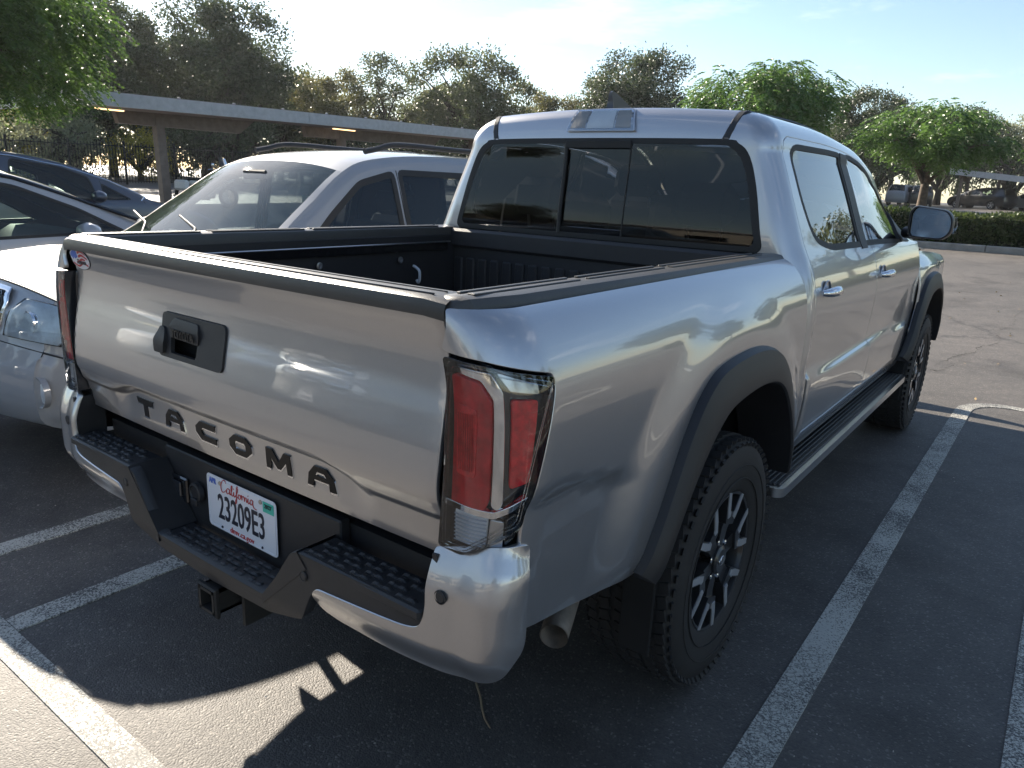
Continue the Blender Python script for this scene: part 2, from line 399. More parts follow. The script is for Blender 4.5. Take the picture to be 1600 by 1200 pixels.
# ------------------------------------------------------------ terrain, asphalt, paint
def gz(x, y):
    """height of the terrain: flat stalls, rising gently towards the kerb and towards the carport"""
    x = np.asarray(x, float); y = np.asarray(y, float)
    a = np.maximum(0, y-6.0); b = np.maximum(0, -x-9.0)
    z1 = .032*np.minimum(a, 13)+.0145*np.clip(a-13, 0, 60); z2 = .035*np.minimum(b, 12)+.015*np.clip(b-12, 0, 60)
    return np.sqrt(z1*z1+z2*z2)
def asphalt_mat(name):
    m, t, b = nodes(name); b.inputs['Roughness'].default_value = .62; b.inputs['Specular IOR Level'].default_value = .5
    big = noise(t, .35, 6, .6); r1 = ramp(t, big.outputs[0], .35, (.092, .086, .080), .68, (.138, .126, .115))
    mid = noise(t, 7., 6, .75); r2 = ramp(t, mid.outputs[0], .35, (.80, .80, .80), .7, (1.15, 1.14, 1.12))
    mu = t.nodes.new('ShaderNodeMixRGB'); mu.blend_type = 'MULTIPLY'; mu.inputs[0].default_value = 1; L(t, r1.outputs[0], mu.inputs[1]); L(t, r2.outputs[0], mu.inputs[2])
    vo = t.nodes.new('ShaderNodeTexVoronoi'); vo.inputs['Scale'].default_value = 170.; c = t.nodes.new('ShaderNodeTexCoord')
    wn = noise(t, 30., 3); wm = t.nodes.new('ShaderNodeMixRGB'); wm.inputs[0].default_value = .006; L(t, c.outputs['Object'], wm.inputs[1]); L(t, wn.outputs['Color'], wm.inputs[2]); L(t, wm.outputs[0], vo.inputs['Vector'])
    hsv = t.nodes.new('ShaderNodeSeparateColor'); L(t, vo.outputs['Color'], hsv.inputs[0])
    r3 = ramp(t, hsv.outputs[0], .0, (.62, .62, .63), 1.0, (1.5, 1.46, 1.40)); e = r3.color_ramp.elements.new(.93); e.color = (1.05, 1.03, 1.0, 1); e = r3.color_ramp.elements.new(.96); e.color = (2.3, 2.25, 2.2, 1)
    mu2 = t.nodes.new('ShaderNodeMixRGB'); mu2.blend_type = 'MULTIPLY'; mu2.inputs[0].default_value = .8; L(t, mu.outputs[0], mu2.inputs[1]); L(t, r3.outputs[0], mu2.inputs[2])
    # wandering hairline cracks
    vc = t.nodes.new('ShaderNodeTexVoronoi'); vc.feature = 'DISTANCE_TO_EDGE'; vc.inputs['Scale'].default_value = .16
    wn2 = noise(t, 1.1, 7, .7); wm2 = t.nodes.new('ShaderNodeMixRGB'); wm2.inputs[0].default_value = .5; L(t, c.outputs['Object'], wm2.inputs[1]); L(t, wn2.outputs['Color'], wm2.inputs[2]); L(t, wm2.outputs[0], vc.inputs['Vector'])
    r4 = ramp(t, vc.outputs['Distance'], .0, (.45, .45, .45), .0016, (1, 1, 1))
    mu3 = t.nodes.new('ShaderNodeMixRGB'); mu3.blend_type = 'MULTIPLY'; mu3.inputs[0].default_value = .8; L(t, mu2.outputs[0], mu3.inputs[1]); L(t, r4.outputs[0], mu3.inputs[2]); L(t, mu3.outputs[0], b.inputs['Base Color'])
    oil = noise(t, 1.25, 5, .6); ro = ramp(t, oil.outputs[0], .50, (1, 1, 1), .68, (.55, .54, .53)); mu4 = t.nodes.new('ShaderNodeMixRGB'); mu4.blend_type = 'MULTIPLY'; mu4.inputs[0].default_value = 1; L(t, mu3.outputs[0], mu4.inputs[1]); L(t, ro.outputs[0], mu4.inputs[2]); L(t, mu4.outputs[0], b.inputs['Base Color'])
    bn = noise(t, 150., 4, .7); ad = t.nodes.new('ShaderNodeMath'); ad.operation = 'SUBTRACT'; L(t, bn.outputs[0], ad.inputs[0]); L(t, vo.outputs['Distance'], ad.inputs[1])
    bump(t, b, ad.outputs[0], .55, .0035)
    return m
ASPH = asphalt_mat('asphalt')
def paint_mat(name):
    m, t, b = nodes(name); b.inputs['Roughness'].default_value = .6
    c = t.nodes.new('ShaderNodeTexCoord'); vc = t.nodes.new('ShaderNodeTexVoronoi'); vc.feature = 'DISTANCE_TO_EDGE'; vc.inputs['Scale'].default_value = 48.
    wn = noise(t, 18., 4, .7); wm = t.nodes.new('ShaderNodeMixRGB'); wm.inputs[0].default_value = .035; L(t, c.outputs['Object'], wm.inputs[1]); L(t, wn.outputs['Color'], wm.inputs[2]); L(t, wm.outputs[0], vc.inputs['Vector'])
    cr_ = ramp(t, vc.outputs['Distance'], .02, (0, 0, 0), .09, (1, 1, 1))
    n1 = noise(t, 150., 4, .75); n2 = noise(t, 2.2, 5, .7)
    ad = t.nodes.new('ShaderNodeMath'); ad.operation = 'MULTIPLY_ADD'; ad.inputs[1].default_value = .55; L(t, n2.outputs[0], ad.inputs[0]); L(t, n1.outputs[0], ad.inputs[2])
    wr = ramp(t, ad.outputs[0], .74, (0, 0, 0), .84, (1, 1, 1))
    cm = t.nodes.new('ShaderNodeMath'); cm.operation = 'SUBTRACT'; cm.use_clamp = True; cm.inputs[0].default_value = 1.0; L(t, wr.outputs[0], cm.inputs[1])
    nb = noise(t, 1.3, 3); sel = ramp(t, nb.outputs[0], .40, (0, 0, 0), .52, (1, 1, 1))
    cw = t.nodes.new('ShaderNodeMath'); cw.operation = 'MAXIMUM'; L(t, cr_.outputs[0], cw.inputs[0]); L(t, sel.outputs[0], cw.inputs[1])
    fm = t.nodes.new('ShaderNodeMath'); fm.operation = 'MULTIPLY'; L(t, cm.outputs[0], fm.inputs[0]); L(t, cw.outputs[0], fm.inputs[1])
    mx = t.nodes.new('ShaderNodeMixRGB'); L(t, fm.outputs[0], mx.inputs[0]); mx.inputs[1].default_value = (.085, .082, .078, 1)
    pr_ = ramp(t, n2.outputs[0], .3, (.48, .47, .42), .7, (.62, .60, .53)); L(t, pr_.outputs[0], mx.inputs[2]); L(t, mx.outputs[0], b.inputs['Base Color'])
    bump(t, b, fm.outputs[0], .5, .003)
    return m
LINEP = paint_mat('worn_white_paint')
gxs = np.concatenate([np.linspace(-260, -60, 12), np.arange(-55, 45, 2.5), np.linspace(50, 260, 12)]); gys = np.concatenate([np.linspace(-260, -30, 12), np.arange(-25, 6, 5.), np.arange(6, 26, 1.), np.arange(26, 90, 4.), np.linspace(95, 420, 12)])
GX, GY = np.meshgrid(gxs, gys, indexing='ij'); V = np.stack([GX.ravel(), GY.ravel(), gz(GX.ravel(), GY.ravel())], 1); ny = len(gys)
F = [(i*ny+j, (i+1)*ny+j, (i+1)*ny+j+1, i*ny+j+1) for i in range(len(gxs)-1) for j in range(ny-1)]
mk('parking_lot_asphalt', V, F, ASPH, None, None, True, kind='structure')
def strip(pts, w, name='painted_line', dz=.003):
    P = rs(pts, .8, closed=False); V = []
    for i in range(len(P)):
        t = P[min(i+1, len(P)-1)]-P[max(i-1, 0)]; t /= np.linalg.norm(t); n = np.array([-t[1], t[0]])*w/2
        for q, h in ((P[i]+n*1.01, -.001), (P[i]+n, dz), (P[i]-n, dz), (P[i]-n*1.01, -.001)): V.append((q[0], q[1], float(gz(*q))+h))
    return mk(name, V, [(4*i+k, 4*i+k+1, 4*i+k+5, 4*i+k+4) for i in range(len(P)-1) for k in range(3)], LINEP, None, None, False, kind='structure')
strip([(-16, -.125), (6, -.118)], .088)
def hairpin(xc):
    r = .29; pts = [(xc-r, -.078 if False else -.165+.09), (xc-r, 2.5), (xc-r, 5.28)]+[(xc-r*math.cos(a), 5.30+.34*math.sin(a)) for a in np.linspace(.25, PI-.25, 9)]+[(xc+r, 5.28), (xc+r, 2.5), (xc+r, -.075)]
    strip(pts, .10, dz=.0045)
for k in range(-5, 3): hairpin(1.465-2.67*k if False else 1.465+2.67*k-(0 if k >= 0 else .0))
for k in range(-5, 3):
    xc = 1.465+2.67*k; strip([(xc-.29, -5.6), (xc-.29, -10.9)], .10, dz=.0045); strip([(xc+.29, -5.6), (xc+.29, -10.9)], .10, dz=.0045)
# cracks in the aisle
CRK = plain('crack_dark_filler', (.02, .019, .018), rough=.9)  # even dark colour of the crack strips
def crack(pts, w):
    P = smoothpoly(pts, 9); V = []; r_ = random.Random(3)
    for i, p in enumerate(P):
        j = .018; q = p+np.array([r_.uniform(-j, j), r_.uniform(-j, j)*2]); ww = w*r_.uniform(.25, 1.3)
        V += [(q[0], q[1]-ww, float(gz(*q))+.003), (q[0], q[1]+ww, float(gz(*q))+.003)]
    return mk('asphalt_crack', V, [(2*i, 2*i+2, 2*i+3, 2*i+1) for i in range(len(P)-1)], CRK, None, None, False, kind='structure')
crack([(.80, 6.75), (.90, 7.3), (1.0, 7.55), (1.02, 7.9), (1.16, 8.3), (1.10, 8.9), (1.20, 9.6), (1.18, 10.4), (1.35, 11.2), (1.50, 11.6)], .010)
crack([(.78, 6.5), (.85, 6.55), (.92, 6.85)], .006); crack([(1.02, 12.3), (.2, 11.9), (-.6, 12.4)], .007)
# kerb and planting strip
CONC = plain('kerb_concrete', (.26, .245, .22), rough=.85, var=.25, nsc=4, bmp=.5, bsc=120)
for i in range(14):
    x0 = -24+i*3.0; z = float(gz(x0, 19.0))
    MB().box((x0+1.5, 19.08, float(gz(x0+1.5, 19))+.055), (2.99, .16, .19), bev=.018).build('kerb_stone', CONC)['kind'] = 'structure'
SOIL = plain('planting_soil', (.06, .045, .03), rough=.95, var=.4, bmp=.8, bsc=40)
V, F = grid(lambda u, v: (-24+42*u, 19.16+2.2*v, float(gz(-24+42*u, 19.1))+.10), 10, 2); mk('planting_soil', V, [f for f in F], SOIL, None, None, True, kind='structure')
# ------------------------------------------------------------ pickup truck (rear at y=.09, faces +y, centred on x=0)
TIRE = plain('tyre_rubber', (.018, .017, .017), rough=.72, var=.25, bmp=.3, bsc=350)
RIMB = plain('rim_black', (.02, .02, .021), rough=.3, coat=.4)
RIMG = plain('rim_machined_grey', (.60, .61, .63), rough=.32, metal=.7)
GL_REAR = glass_mat('privacy_glass', (.20, .205, .22), ior=1.52, boost=.9)
GL_SIDE = glass_mat('side_glass', (.20, .21, .21), ior=1.6, boost=1.6)
GL_FRONT = glass_mat('windshield_glass', (.72, .80, .76), ior=1.5)
LENS = glass_mat('clear_lens', (.90, .92, .94), ior=1.5, boost=1.3)
REDL = plain('red_lens', (.60, .008, .018), rough=.12, coat=1, var=.3, nsc=30)
REDD = plain('red_lens_inner', (.80, .014, .022), rough=.25, coat=1, var=.35, nsc=60)
SMOKE = plain('smoked_housing', (.035, .038, .045), rough=.2, coat=1, metal=.3)
LAMPW = plain('reverse_lamp_reflector', (.88, .90, .93), rough=.3, metal=.0, bmp=.8, bsc=160, coat=1)
MIRR = plain('mirror_glass', (.82, .85, .86), rough=.01, metal=1, var=.0)
LINER = plain('bed_liner', (.016, .016, .018), rough=.55, bmp=.3, bsc=500)
CAPM = plain('rail_cap_plastic', (.05, .049, .047), rough=.38, bmp=.5, bsc=420)
WHITEP = plain('white_plate', (.74, .74, .77), rough=.35, var=.04)
INK = plain('plate_ink', (.01, .014, .03), rough=.4); REDI = plain('red_ink', (.50, .03, .03), rough=.4); BLUEI = plain('blue_ink', (.08, .16, .55), rough=.4)
TEAL = plain('teal_sticker', (.05, .48, .36), rough=.4)
YW1, YW2, WZ, WR = 1.185, 4.475, .385, .385
_xb = pc([.48, .55, .62, .72, .84, .94, 1.02, 1.08, 1.13, 1.17, 1.20, 1.222, 1.24], [.885, .895, .903, .909, .911, .912, .911, .907, .896, .878, .858, .836, .806])
_xc = pc([.46, .50, .56, .66, .745, .80, .9, 1.0, 1.08, 1.16, 1.22, 1.27, 1.36, 1.46, 1.60, 1.80], [.85, .87, .885, .897, .902, .902, .905, .905, .900, .885, .862, .838, .802, .763, .705, .62])
def blister(y, z, yw):
    r = np.hypot((y-yw), (z-WZ)*.98); return .020*ss(.80, .655, r)*ss(.5, .62, z)
def Xbed(y, z): return _xb(z)+blister(y, z, YW1)-.014*ss(.890, .845, z+.05*ss(.3, .6, y)-.02)*ss(.62, .50, y)*ss(.14, .2, y)
RC, Y0B = .12, .137; QB = RC*PI/2
def BW(s, z):
    X = _xb(z); a = np.clip((s+QB/2)/RC, 0, PI/2)
    x = X-RC+RC*np.sin(a)+np.minimum(s+QB/2, 0); y = Y0B+RC-RC*np.cos(a)+np.maximum(s-QB/2, 0)+.02*ss(1.15, 1.24, z)*0
    w = ss(-.01, .08, s); x = x+w*(Xbed(y, z)-X)
    return np.stack([x, y, z], -1)
def sx(x, z): return x-(_xb(z)-RC)-QB/2
def sy(y): return y-(Y0B+RC)+QB/2
T = empty('pickup_truck', (0, 0, 0), 0, 'silver double cab pickup truck with TACOMA on the tailgate and plate 23209E3', 'pickup truck')
# --- bed sides
def arch(yw, pts): return [(yw+a, b) for a, b in pts]
ARO = [(-.550, .572), (-.462, .735), (-.375, .885), (-.288, .975), (-.168, 1.020), (.08, 1.030), (.265, .990), (.40, .89), (.49, .755), (.55, .60)]
ARI = [(-.515, .54), (-.44, .68), (-.355, .79), (-.27, .865), (-.16, .912), (.07, .925), (.23, .89), (.345, .79), (.425, .67), (.475, .53)]
def mid_arch(yw): return [(yw+a*.6+c*.4, b*.6+d*.4) for (a, b), (c, d) in zip(ARO, ARI)]
P = [(sx(.739, 1.158), 1.158), (sx(.739, 1.232), 1.232), (sy(1.815), 1.238), (sy(1.818), .56), (sy(YW1+.60), .56)]
ma = [(sy(y), z) for y, z in mid_arch(YW1)][::-1]
P += ma[:1]+ma[1:]
P += [(sy(.62), .565), (sy(.45), .575), (sy(.215), .615), (sy(.195), .64), (sy(.198), .838), (sy(.265), 1.098), (sy(.262), 1.124)]
P += [(sx(.83, 1.145), 1.150)]
bs = panel('bed_side', rnd(P, .012, 3), BW, PAINT, T, sp=.022, rim=.012)
bl = mirror(bs)
def flare(yw, S, name, front=False):
    O = smoothpoly([(yw+a, b) for a, b in ARO], 8); I = smoothpoly([(yw+a, b) for a, b in ARI], 8)
    def f(u, v):
        i = u*(len(O)-1); k = int(min(i, len(O)-2)); fr = i-k
        o = O[k]*(1-fr)+O[k+1]*fr; q = I[k]*(1-fr)+I[k+1]*fr
        cs = [(0, -.004), (.02, .008), (.10, .022), (.45, .036), (.82, .046), (.95, .046), (1.0, .040), (1.0, .01), (1.0, -.14)]
        j = v*(len(cs)-1); a = int(round(j)); w, h = cs[a]
        p = o*(1-w)+q*w; x = float(S(np.array([o[0]]), np.array([o[1]]))[0])
        return (x+h, p[0], p[1])
    V, F = grid(f, 64, 9)
    return mk(name, V, [tuple(reversed(q)) for q in F], FLAREP, T, None, 'auto')
fl = flare(YW1, Xbed, 'wheel_arch_flare'); mirror(fl)
def Xfend(y, z):
    return _xc(np.minimum(z, 1.2))+blister(y, z, YW2)-.20*ss(5.05, 5.75, y)*1.0
fl2 = flare(YW2, Xfend, 'wheel_arch_flare'); mirror(fl2)
# --- rail caps and tailgate cap
def cap_sec(): return [(.700, 1.205), (.700, 1.236), (.704, 1.246), (.715, 1.250), (.772, 1.2515), (.790, 1.248), (.7985, 1.238), (.801, 1.226), (.800, 1.212)]
def capf(u, v):
    y = [.150, .158, .175, .30, 1.0, 1.82][int(round(u*5))]; s = cap_sec()[int(round(v*8))]
    k = [.55, .85, 1, 1, 1, 1][int(round(u*5))]
    return (.735+(s[0]-.735)*(.9+.1*k)-{0: .058, 1: .040, 2: .020}.get(int(round(u*5)), 0)*(s[0] > .76)+.006*ss(.3, 1.82, y), y, 1.21+(s[1]-1.21)*k)
V, F = grid(capf, 6, 9); F = list(F)+[tuple(range(9))]
rc = mk('bed_rail_cap', V, [tuple(reversed(f)) for f in F], CAPM, T, None, 'auto')
for (ya, yb, w) in ((.20, .56, .018), (.60, .98, .012), (1.02, 1.72, .018)):
    mk('cap_ridge', *(lambda m: (np.concatenate(m.V), m.F))(MB().box((.752, (ya+yb)/2, 1.2523), (w, yb-ya, .004), bev=.0015)), CAPM, rc, None, 'auto')
    mk('cap_ridge', *(lambda m: (np.concatenate(m.V), m.F))(MB().box((.722, (ya+yb)/2, 1.2523), (.010, yb-ya, .004), bev=.0015)), CAPM, rc, None, 'auto')
mirror(rc)
# --- tailgate
_ty = pc([.72, .78, .84, .875, .90, .95, 1.02, 1.09, 1.14, 1.18, 1.21, 1.24], [.166, .152, .133, .121, .1195, .1235, .135, .1475, .151, .145, .137, .136])
def zr(x):
    a = np.abs(x); return .872-.042*ss(.37, .56, a)
def YT(x, z):
    y = _ty(z); a = np.abs(x); r = zr(x); w = ss(.56, .46, a)
    d = r-z; rec = ss(-.003, .024, d)*np.clip(1-(d-.024)/.075, 0, 1)
    y = y+.018*rec*w+.006*ss(-.004, .014, d)*(1-w)*np.clip(1-(d-.014)/.06, 0, 1)
    y = y+.010*(a/.73)**2.2+.004*np.cos(a*2)
    ed = np.minimum(.733-a, 1.0); y = y+.006*ss(.012, 0, ed)
    return y
def TG(x, z): return np.stack([x, YT(x, z), z], -1)
HX0, HX1, HZ0, HZ1 = -.228, .056, .985, 1.100
tg = panel('tailgate', rnd([(-.731, .738), (.731, .738), (.733, 1.0), (.729, 1.232), (-.729, 1.232), (-.733, 1.0)], .012, 3), TG, PAINT, T,
           holes=[rnd([(HX0, HZ0), (HX1, HZ0), (HX1, HZ1), (HX0, HZ1)], .018, 4)], sp=.018, bsp=.012, rim=.014, e=.0015, lines=[[(x, float(zr(x))-d_) for x in np.linspace(-.72, .72, 90)] for d_ in (-.008, -.003, .003, .009, .015, .021, .027)])
def capt(u, v):
    x = (u*2-1)*.742; s = [(.126, 1.214), (.124, 1.232), (.128, 1.244), (.138, 1.2495), (.195, 1.2515), (.215, 1.249), (.222, 1.240), (.222, 1.20)][int(round(v*7))]
    e = max(0, (abs(x)-.725)/.017); return (x, s[0]+.010*(abs(x)/.73)**2.2+.006*e, s[1]-.006*e)
V, F = grid(capt, 33, 8); mk('tailgate_cap', V, F, CAPM, tg, None, 'auto')
for yy in (.150, .186):
    m = MB(); m.tube([(x, yy+.010*(abs(x)/.73)**2.2, 1.2512) for x in np.linspace(-.70, .70, 15)], .0022, 6); m.build('cap_groove', BLACKP, tg)
MB().box((0, .208, .985), (1.42, .02, .49), bev=.004).build('inner_panel', LINER, tg)
# handle bezel, pull, camera pod, lock
def hz(x, z): return YT(np.array([x]), np.array([z]))[0]
yb_ = float(hz(-.09, 1.04))
m = MB(); bo = rnd([(HX0+.002, HZ0+.002), (HX1-.002, HZ0+.002), (HX1-.002, HZ1-.002), (HX0+.002, HZ1-.002)], .016, 4)
pk = rnd([(-.172, 1.000), (-.058, 1.000), (-.055, 1.030), (-.055, 1.078), (-.165, 1.083), (-.178, 1.06)], .008, 3)
slab(m, bo, [pk], 0, 1, lambda u, v, w: np.stack([u, YT(u, v)+.006-.011*w, v], -1), sp=.02)
hb = m.build('handle_bezel', BLACKP, tg)
m = MB(); slab(m, bo*.9999, [], 0, 1, lambda u, v, w: np.stack([u, np.full_like(u, yb_+.045-.004*w), v], -1), sp=.05); m.build('handle_pocket', DARK, tg)
m = MB(); ho = rnd([(-.176, 1.040), (-.050, 1.036), (-.046, 1.062), (-.058, 1.086), (-.165, 1.090), (-.178, 1.07)], .006, 3)
def hfn(u, v, w):
    t = ss(1.064, 1.088, v); return np.stack([u, yb_+.012-(.020-.008*t)*w, v-.0*w], -1)
slab(m, ho, [], 0, 1, hfn, sp=.015); m.build('tailgate_handle', BLACKP, tg)
m = MB(); slab(m, rnd([(-.240, .995), (-.196, .995), (-.190, 1.03), (-.206, 1.062), (-.226, 1.062), (-.240, 1.03)], .007, 3), [], 0, 1, lambda u, v, w: np.stack([u, yb_+.01-(.030-.014*ss(1.02, 1.062, v))*w, v], -1), sp=.012)
m.build('rear_camera', BLACKP, tg)
m = MB(); m.lathe([(yb_-.006, .013), (yb_-.010, .012), (yb_-.0105, .008), (yb_-.006, .007), (yb_-.006, .0005)], 20, 'y', (.020, 0, 1.005)); m.build('lock_surround', BLACKP, tg)
m = MB(); m.lathe([(yb_-.006, .0065), (yb_-.0085, .006), (yb_-.0085, .0005)], 16, 'y', (.020, 0, 1.005)); m.box((.020, yb_-.009, 1.005), (.002, .001, .007)); m.build('lock_cylinder', SATIN, tg)
RX = Matrix(((1, 0, 0, 0), (0, 0, -1, 0), (0, 1, 0, 0), (0, 0, 0, 1)))   # text facing -y
def at(x, y, z, M=RX): return Matrix.Translation((x, y, z)) @ M
text_obj('TOYOTA', .030, 'handle_lettering', plain('handle_letter_black', (.012, .012, .012), rough=.35), tg, at(-.112, yb_-.0112, 1.051), ext=.0012, sx=.82, bold=.0004)
# TACOMA letters: black face on a bright edge
def GL(ch):
    h, w = .0255, .045
    if ch == 'T': return [(-w, h), (w, h), (w-.004, h-.017), (.013, h-.017), (.013, -h), (-.011, -h), (-.011, h-.017), (-w+.004, h-.017)], []
    if ch == 'A': return [(-w-.002, -h), (-w+.004, .004), (-.020, h), (.020, h), (w-.004, .004), (w+.002, -h), (w-.018, -h), (w-.020, -.008), (-w+.020, -.008), (-w+.018, -h)], [[(-.019, .003), (.019, .003), (.012, .012), (-.012, .012)]]
    if ch == 'C': return [(w, h), (w, .009), (-.012, .009), (-.019, .003), (-.019, -.004), (-.012, -.010), (w, -.010), (w, -h), (-.022, -h), (-w, -.008), (-w, .008), (-.022, h)], []
    if ch == 'O': return [(-.022, h), (.022, h), (w, .009), (w, -.009), (.022, -h), (-.022, -h), (-w, -.009), (-w, .009)], [[(-.018, .010), (-.022, .004), (-.022, -.005), (-.018, -.011), (.018, -.011), (.022, -.005), (.022, .004), (.018, .010)]]
    return [(-w-.002, -h), (-w, h), (-.022, h), (0, -.002), (.022, h), (w, h), (w+.002, -h), (w-.014, -h), (w-.017, .002), (.006, -.020), (-.006, -.020), (-w+.017, .002), (-w+.014, -h)], []
INKB = plain('letter_black', (.006, .006, .007), rough=.3, spec=.25)
LX = [-.372, -.224, -.074, .076, .226, .376]
for ch, x0 in zip('TACOMA', LX):
    o_, h_ = GL(ch); z0 = .806
    def fn(u, v, w, x0=x0, z0=z0): return np.stack([x0+u, YT(x0+u, z0+v)+.001-w, z0+v], -1)
    m = MB(); slab(m, np.array(o_), [np.array(q) for q in h_], 0, .0045, fn, sp=.02); le = m.build('letter', INKB, tg, smooth=False)
    c_ = np.array(o_).mean(0)
    def fn2(u, v, w, x0=x0, z0=z0): return np.stack([x0+u, YT(x0+u, z0+v)+.001-w, z0+v-.0036], -1)
    P2 = np.array(o_)*1.05; H2 = [np.array(q)*.9 for q in h_]
    m = MB(); slab(m, P2, H2, 0, .0032, fn2, sp=.02); m.build('letter_edge', CHROME, tg, smooth=False)
# oval flag sticker
m_st = MB(); ang = np.linspace(0, 2*PI, 28, endpoint=False)
def stick(sc, off, poly=None):
    el = np.stack([-.668+.062*sc*np.cos(ang), 1.188+.031*sc*np.sin(ang)], 1) if poly is None else poly
    m = MB(); slab(m, el, [], 0, 1, lambda u, v, w: np.stack([u, YT(u, v)-off*w, v], -1), sp=.03); return m
stk = stick(1, .0014).build('sticker', plain('sticker_dark', (.02, .02, .03), rough=.3), tg)
stick(.94, .0018).build('sticker_white', plain('sticker_white', (.75, .73, .74), rough=.3), tg)
def clip_wave(k):
    zc = 1.188+.022-.0115*k; xs = np.linspace(-.717, -.617, 20); up = []; dn = []
    for x in xs:
        e = math.sqrt(max(0, 1-((x+.668)/.056)**2))*.0275; wv = .005*math.sin((x+.668)*80)
        if k < 2 and x < -.672: continue
        a = min(zc+wv, 1.188+e); b = max(zc+wv-.0062, 1.188-e)
        if a > b+.0006: up.append((x, a)); dn.append((x, b))
    return np.array(up+dn[::-1])
for k in range(4):
    q = clip_wave(k)
    if len(q) > 5: stick(1, .0022, q).build('sticker_stripe', REDI, tg)
q = np.array([(-.722, 1.190), (-.715, 1.202), (-.700, 1.211), (-.678, 1.215), (-.678, 1.193), (-.70, 1.186)])
stick(1, .0022, q).build('sticker_canton', BLUEI, tg)
text_obj('Toyota', .019, 'sticker_lettering', INK, tg, at(-.662, float(hz(-.66, 1.178))-.0034, 1.180), sx=1.0, bold=.0005, shear=.3)
# --- tail lights
def tl_poly(i=0.0):
    return rnd([(sx(.741, 1.15)+i, 1.149-i), (sx(.741, .80)+i, .778+i), (sx(.80, .78), .776+i), (sy(.196)-i, .842+i*.8), (sy(.262)-i, 1.118-i), (sx(.83, 1.14), 1.142-i)], .010, 3)
BWL = lambda s, t: BW(np.asarray(s)*.9, t)
tl = empty('tail_light'); tl.parent = T
panel('housing', tl_poly(.002), BW, SMOKE, tl, sp=.022, rim=.02, off=-.030)
wallm = MB(); q = rs(tl_poly(.001), .015); A = BW(q[:, 0], q[:, 1]); n_ = np.stack([BW(q[:, 0]+.002, q[:, 1])-BW(q[:, 0]-.002, q[:, 1]), BW(q[:, 0], q[:, 1]+.002)-BW(q[:, 0], q[:, 1]-.002)]); nn = np.cross(n_[0], n_[1]); nn /= np.linalg.norm(nn, axis=1, keepdims=True)
B = A-nn*.032; k = len(A); wallm.add(np.vstack([A, B]), [(i, (i+1) % k, k+(i+1) % k, k+i) for i in range(k)]); wallm.build('surround', SMOKE, tl)
panel('lens', tl_poly(.0015), BW, LENS, tl, sp=.016, rim=.006, off=.003)
panel('red_block', rnd([(-.134, .873), (-.056, .868), (-.044, .885), (-.040, 1.075), (-.062, 1.108), (-.128, 1.118)], .010, 4), BWL, REDL, tl, sp=.012, rim=.022, off=-.007)
panel('red_inner_panel', rnd([(-.120, .935), (-.075, .932), (-.072, 1.060), (-.118, 1.066)], .008, 4), BWL, REDD, tl, sp=.015, rim=.008, off=-.004)
panel('chrome_strip', rnd([(-.118, 1.122), (-.058, 1.114), (-.034, 1.082), (-.036, .880), (-.022, .872), (-.012, .885), (-.014, 1.095), (-.034, 1.128), (-.112, 1.131)], .006, 3), BWL, CHROME, tl, sp=.012, rim=.018, off=-.010)
panel('upper_fill', rnd([(.004, 1.098), (.076, 1.090), (.076, 1.108), (-.02, 1.130)], .004, 3), BWL, SATIN, tl, sp=.015, rim=.015, off=-.016)
panel('side_reflector', rnd([(.004, .915), (.048, .925), (.068, 1.078), (.006, 1.080)], .006, 3), BWL, REDD, tl, sp=.012, rim=.015, off=-.012)
for i in range(7):
    pts = BWL(np.full(9, -.112+.0055*i), np.linspace(.945, 1.052, 9)); pts[:, 1] += .001; MB().tube(pts, .0009, 5).build('lens_rib', REDL, tl)
panel('lower_divider', rnd([(-.150, .866), (-.03, .858), (.045, .885), (.048, .896), (-.03, .870), (-.150, .876)], .002, 2), BWL, CHROME, tl, sp=.015, rim=.016, off=-.005)
panel('reverse_lamp', rnd([(-.132, .792), (-.050, .788), (-.046, .850), (-.134, .856)], .006, 3), BWL, LAMPW, tl, sp=.012, rim=.015, off=-.020)
m = MB()
for i in range(8):
    z = .796+.0075*i; pts = BWL(np.linspace(-.130, -.052, 7), np.full(7, z)); pts[:, 1] += .014; m.tube(pts, .0014, 6)
m.build('lamp_louvre', SATIN, tl)
panel('amber_block', rnd([(-.040, .795), (-.008, .797), (-.006, .848), (-.036, .852)], .004, 3), BWL, SATIN, tl, sp=.015, rim=.02, off=-.012)
panel('dark_block', rnd([(.0, .803), (.03, .818), (.035, .862), (.002, .852)], .004, 3), BWL, GLOSSB, tl, sp=.015, rim=.02, off=-.012)
for w_ in (.004, .011):
    q = tl_poly(w_+.004); pts = BW(q[:, 0], q[:, 1]); m = MB(); m.tube(pts, .0012, 5, closed=True); m.build('lens_ridge', LENS, tl)
def mirror_empty(e):
    c = bpy.data.objects.new(e.name.split('.')[0], None); COL.objects.link(c); c.parent = e.parent
    for k in ('label',):
        if k in e: c[k] = e[k]
    for ch in list(e.children): mirror(ch, c)
    return c
mirror_empty(tl)
m = MB()
for s_ in (-1, 1): MB().box((s_*.775, .235, .95), (.09, .05, .36), bev=.01).build('lamp_pocket', DARK, T)
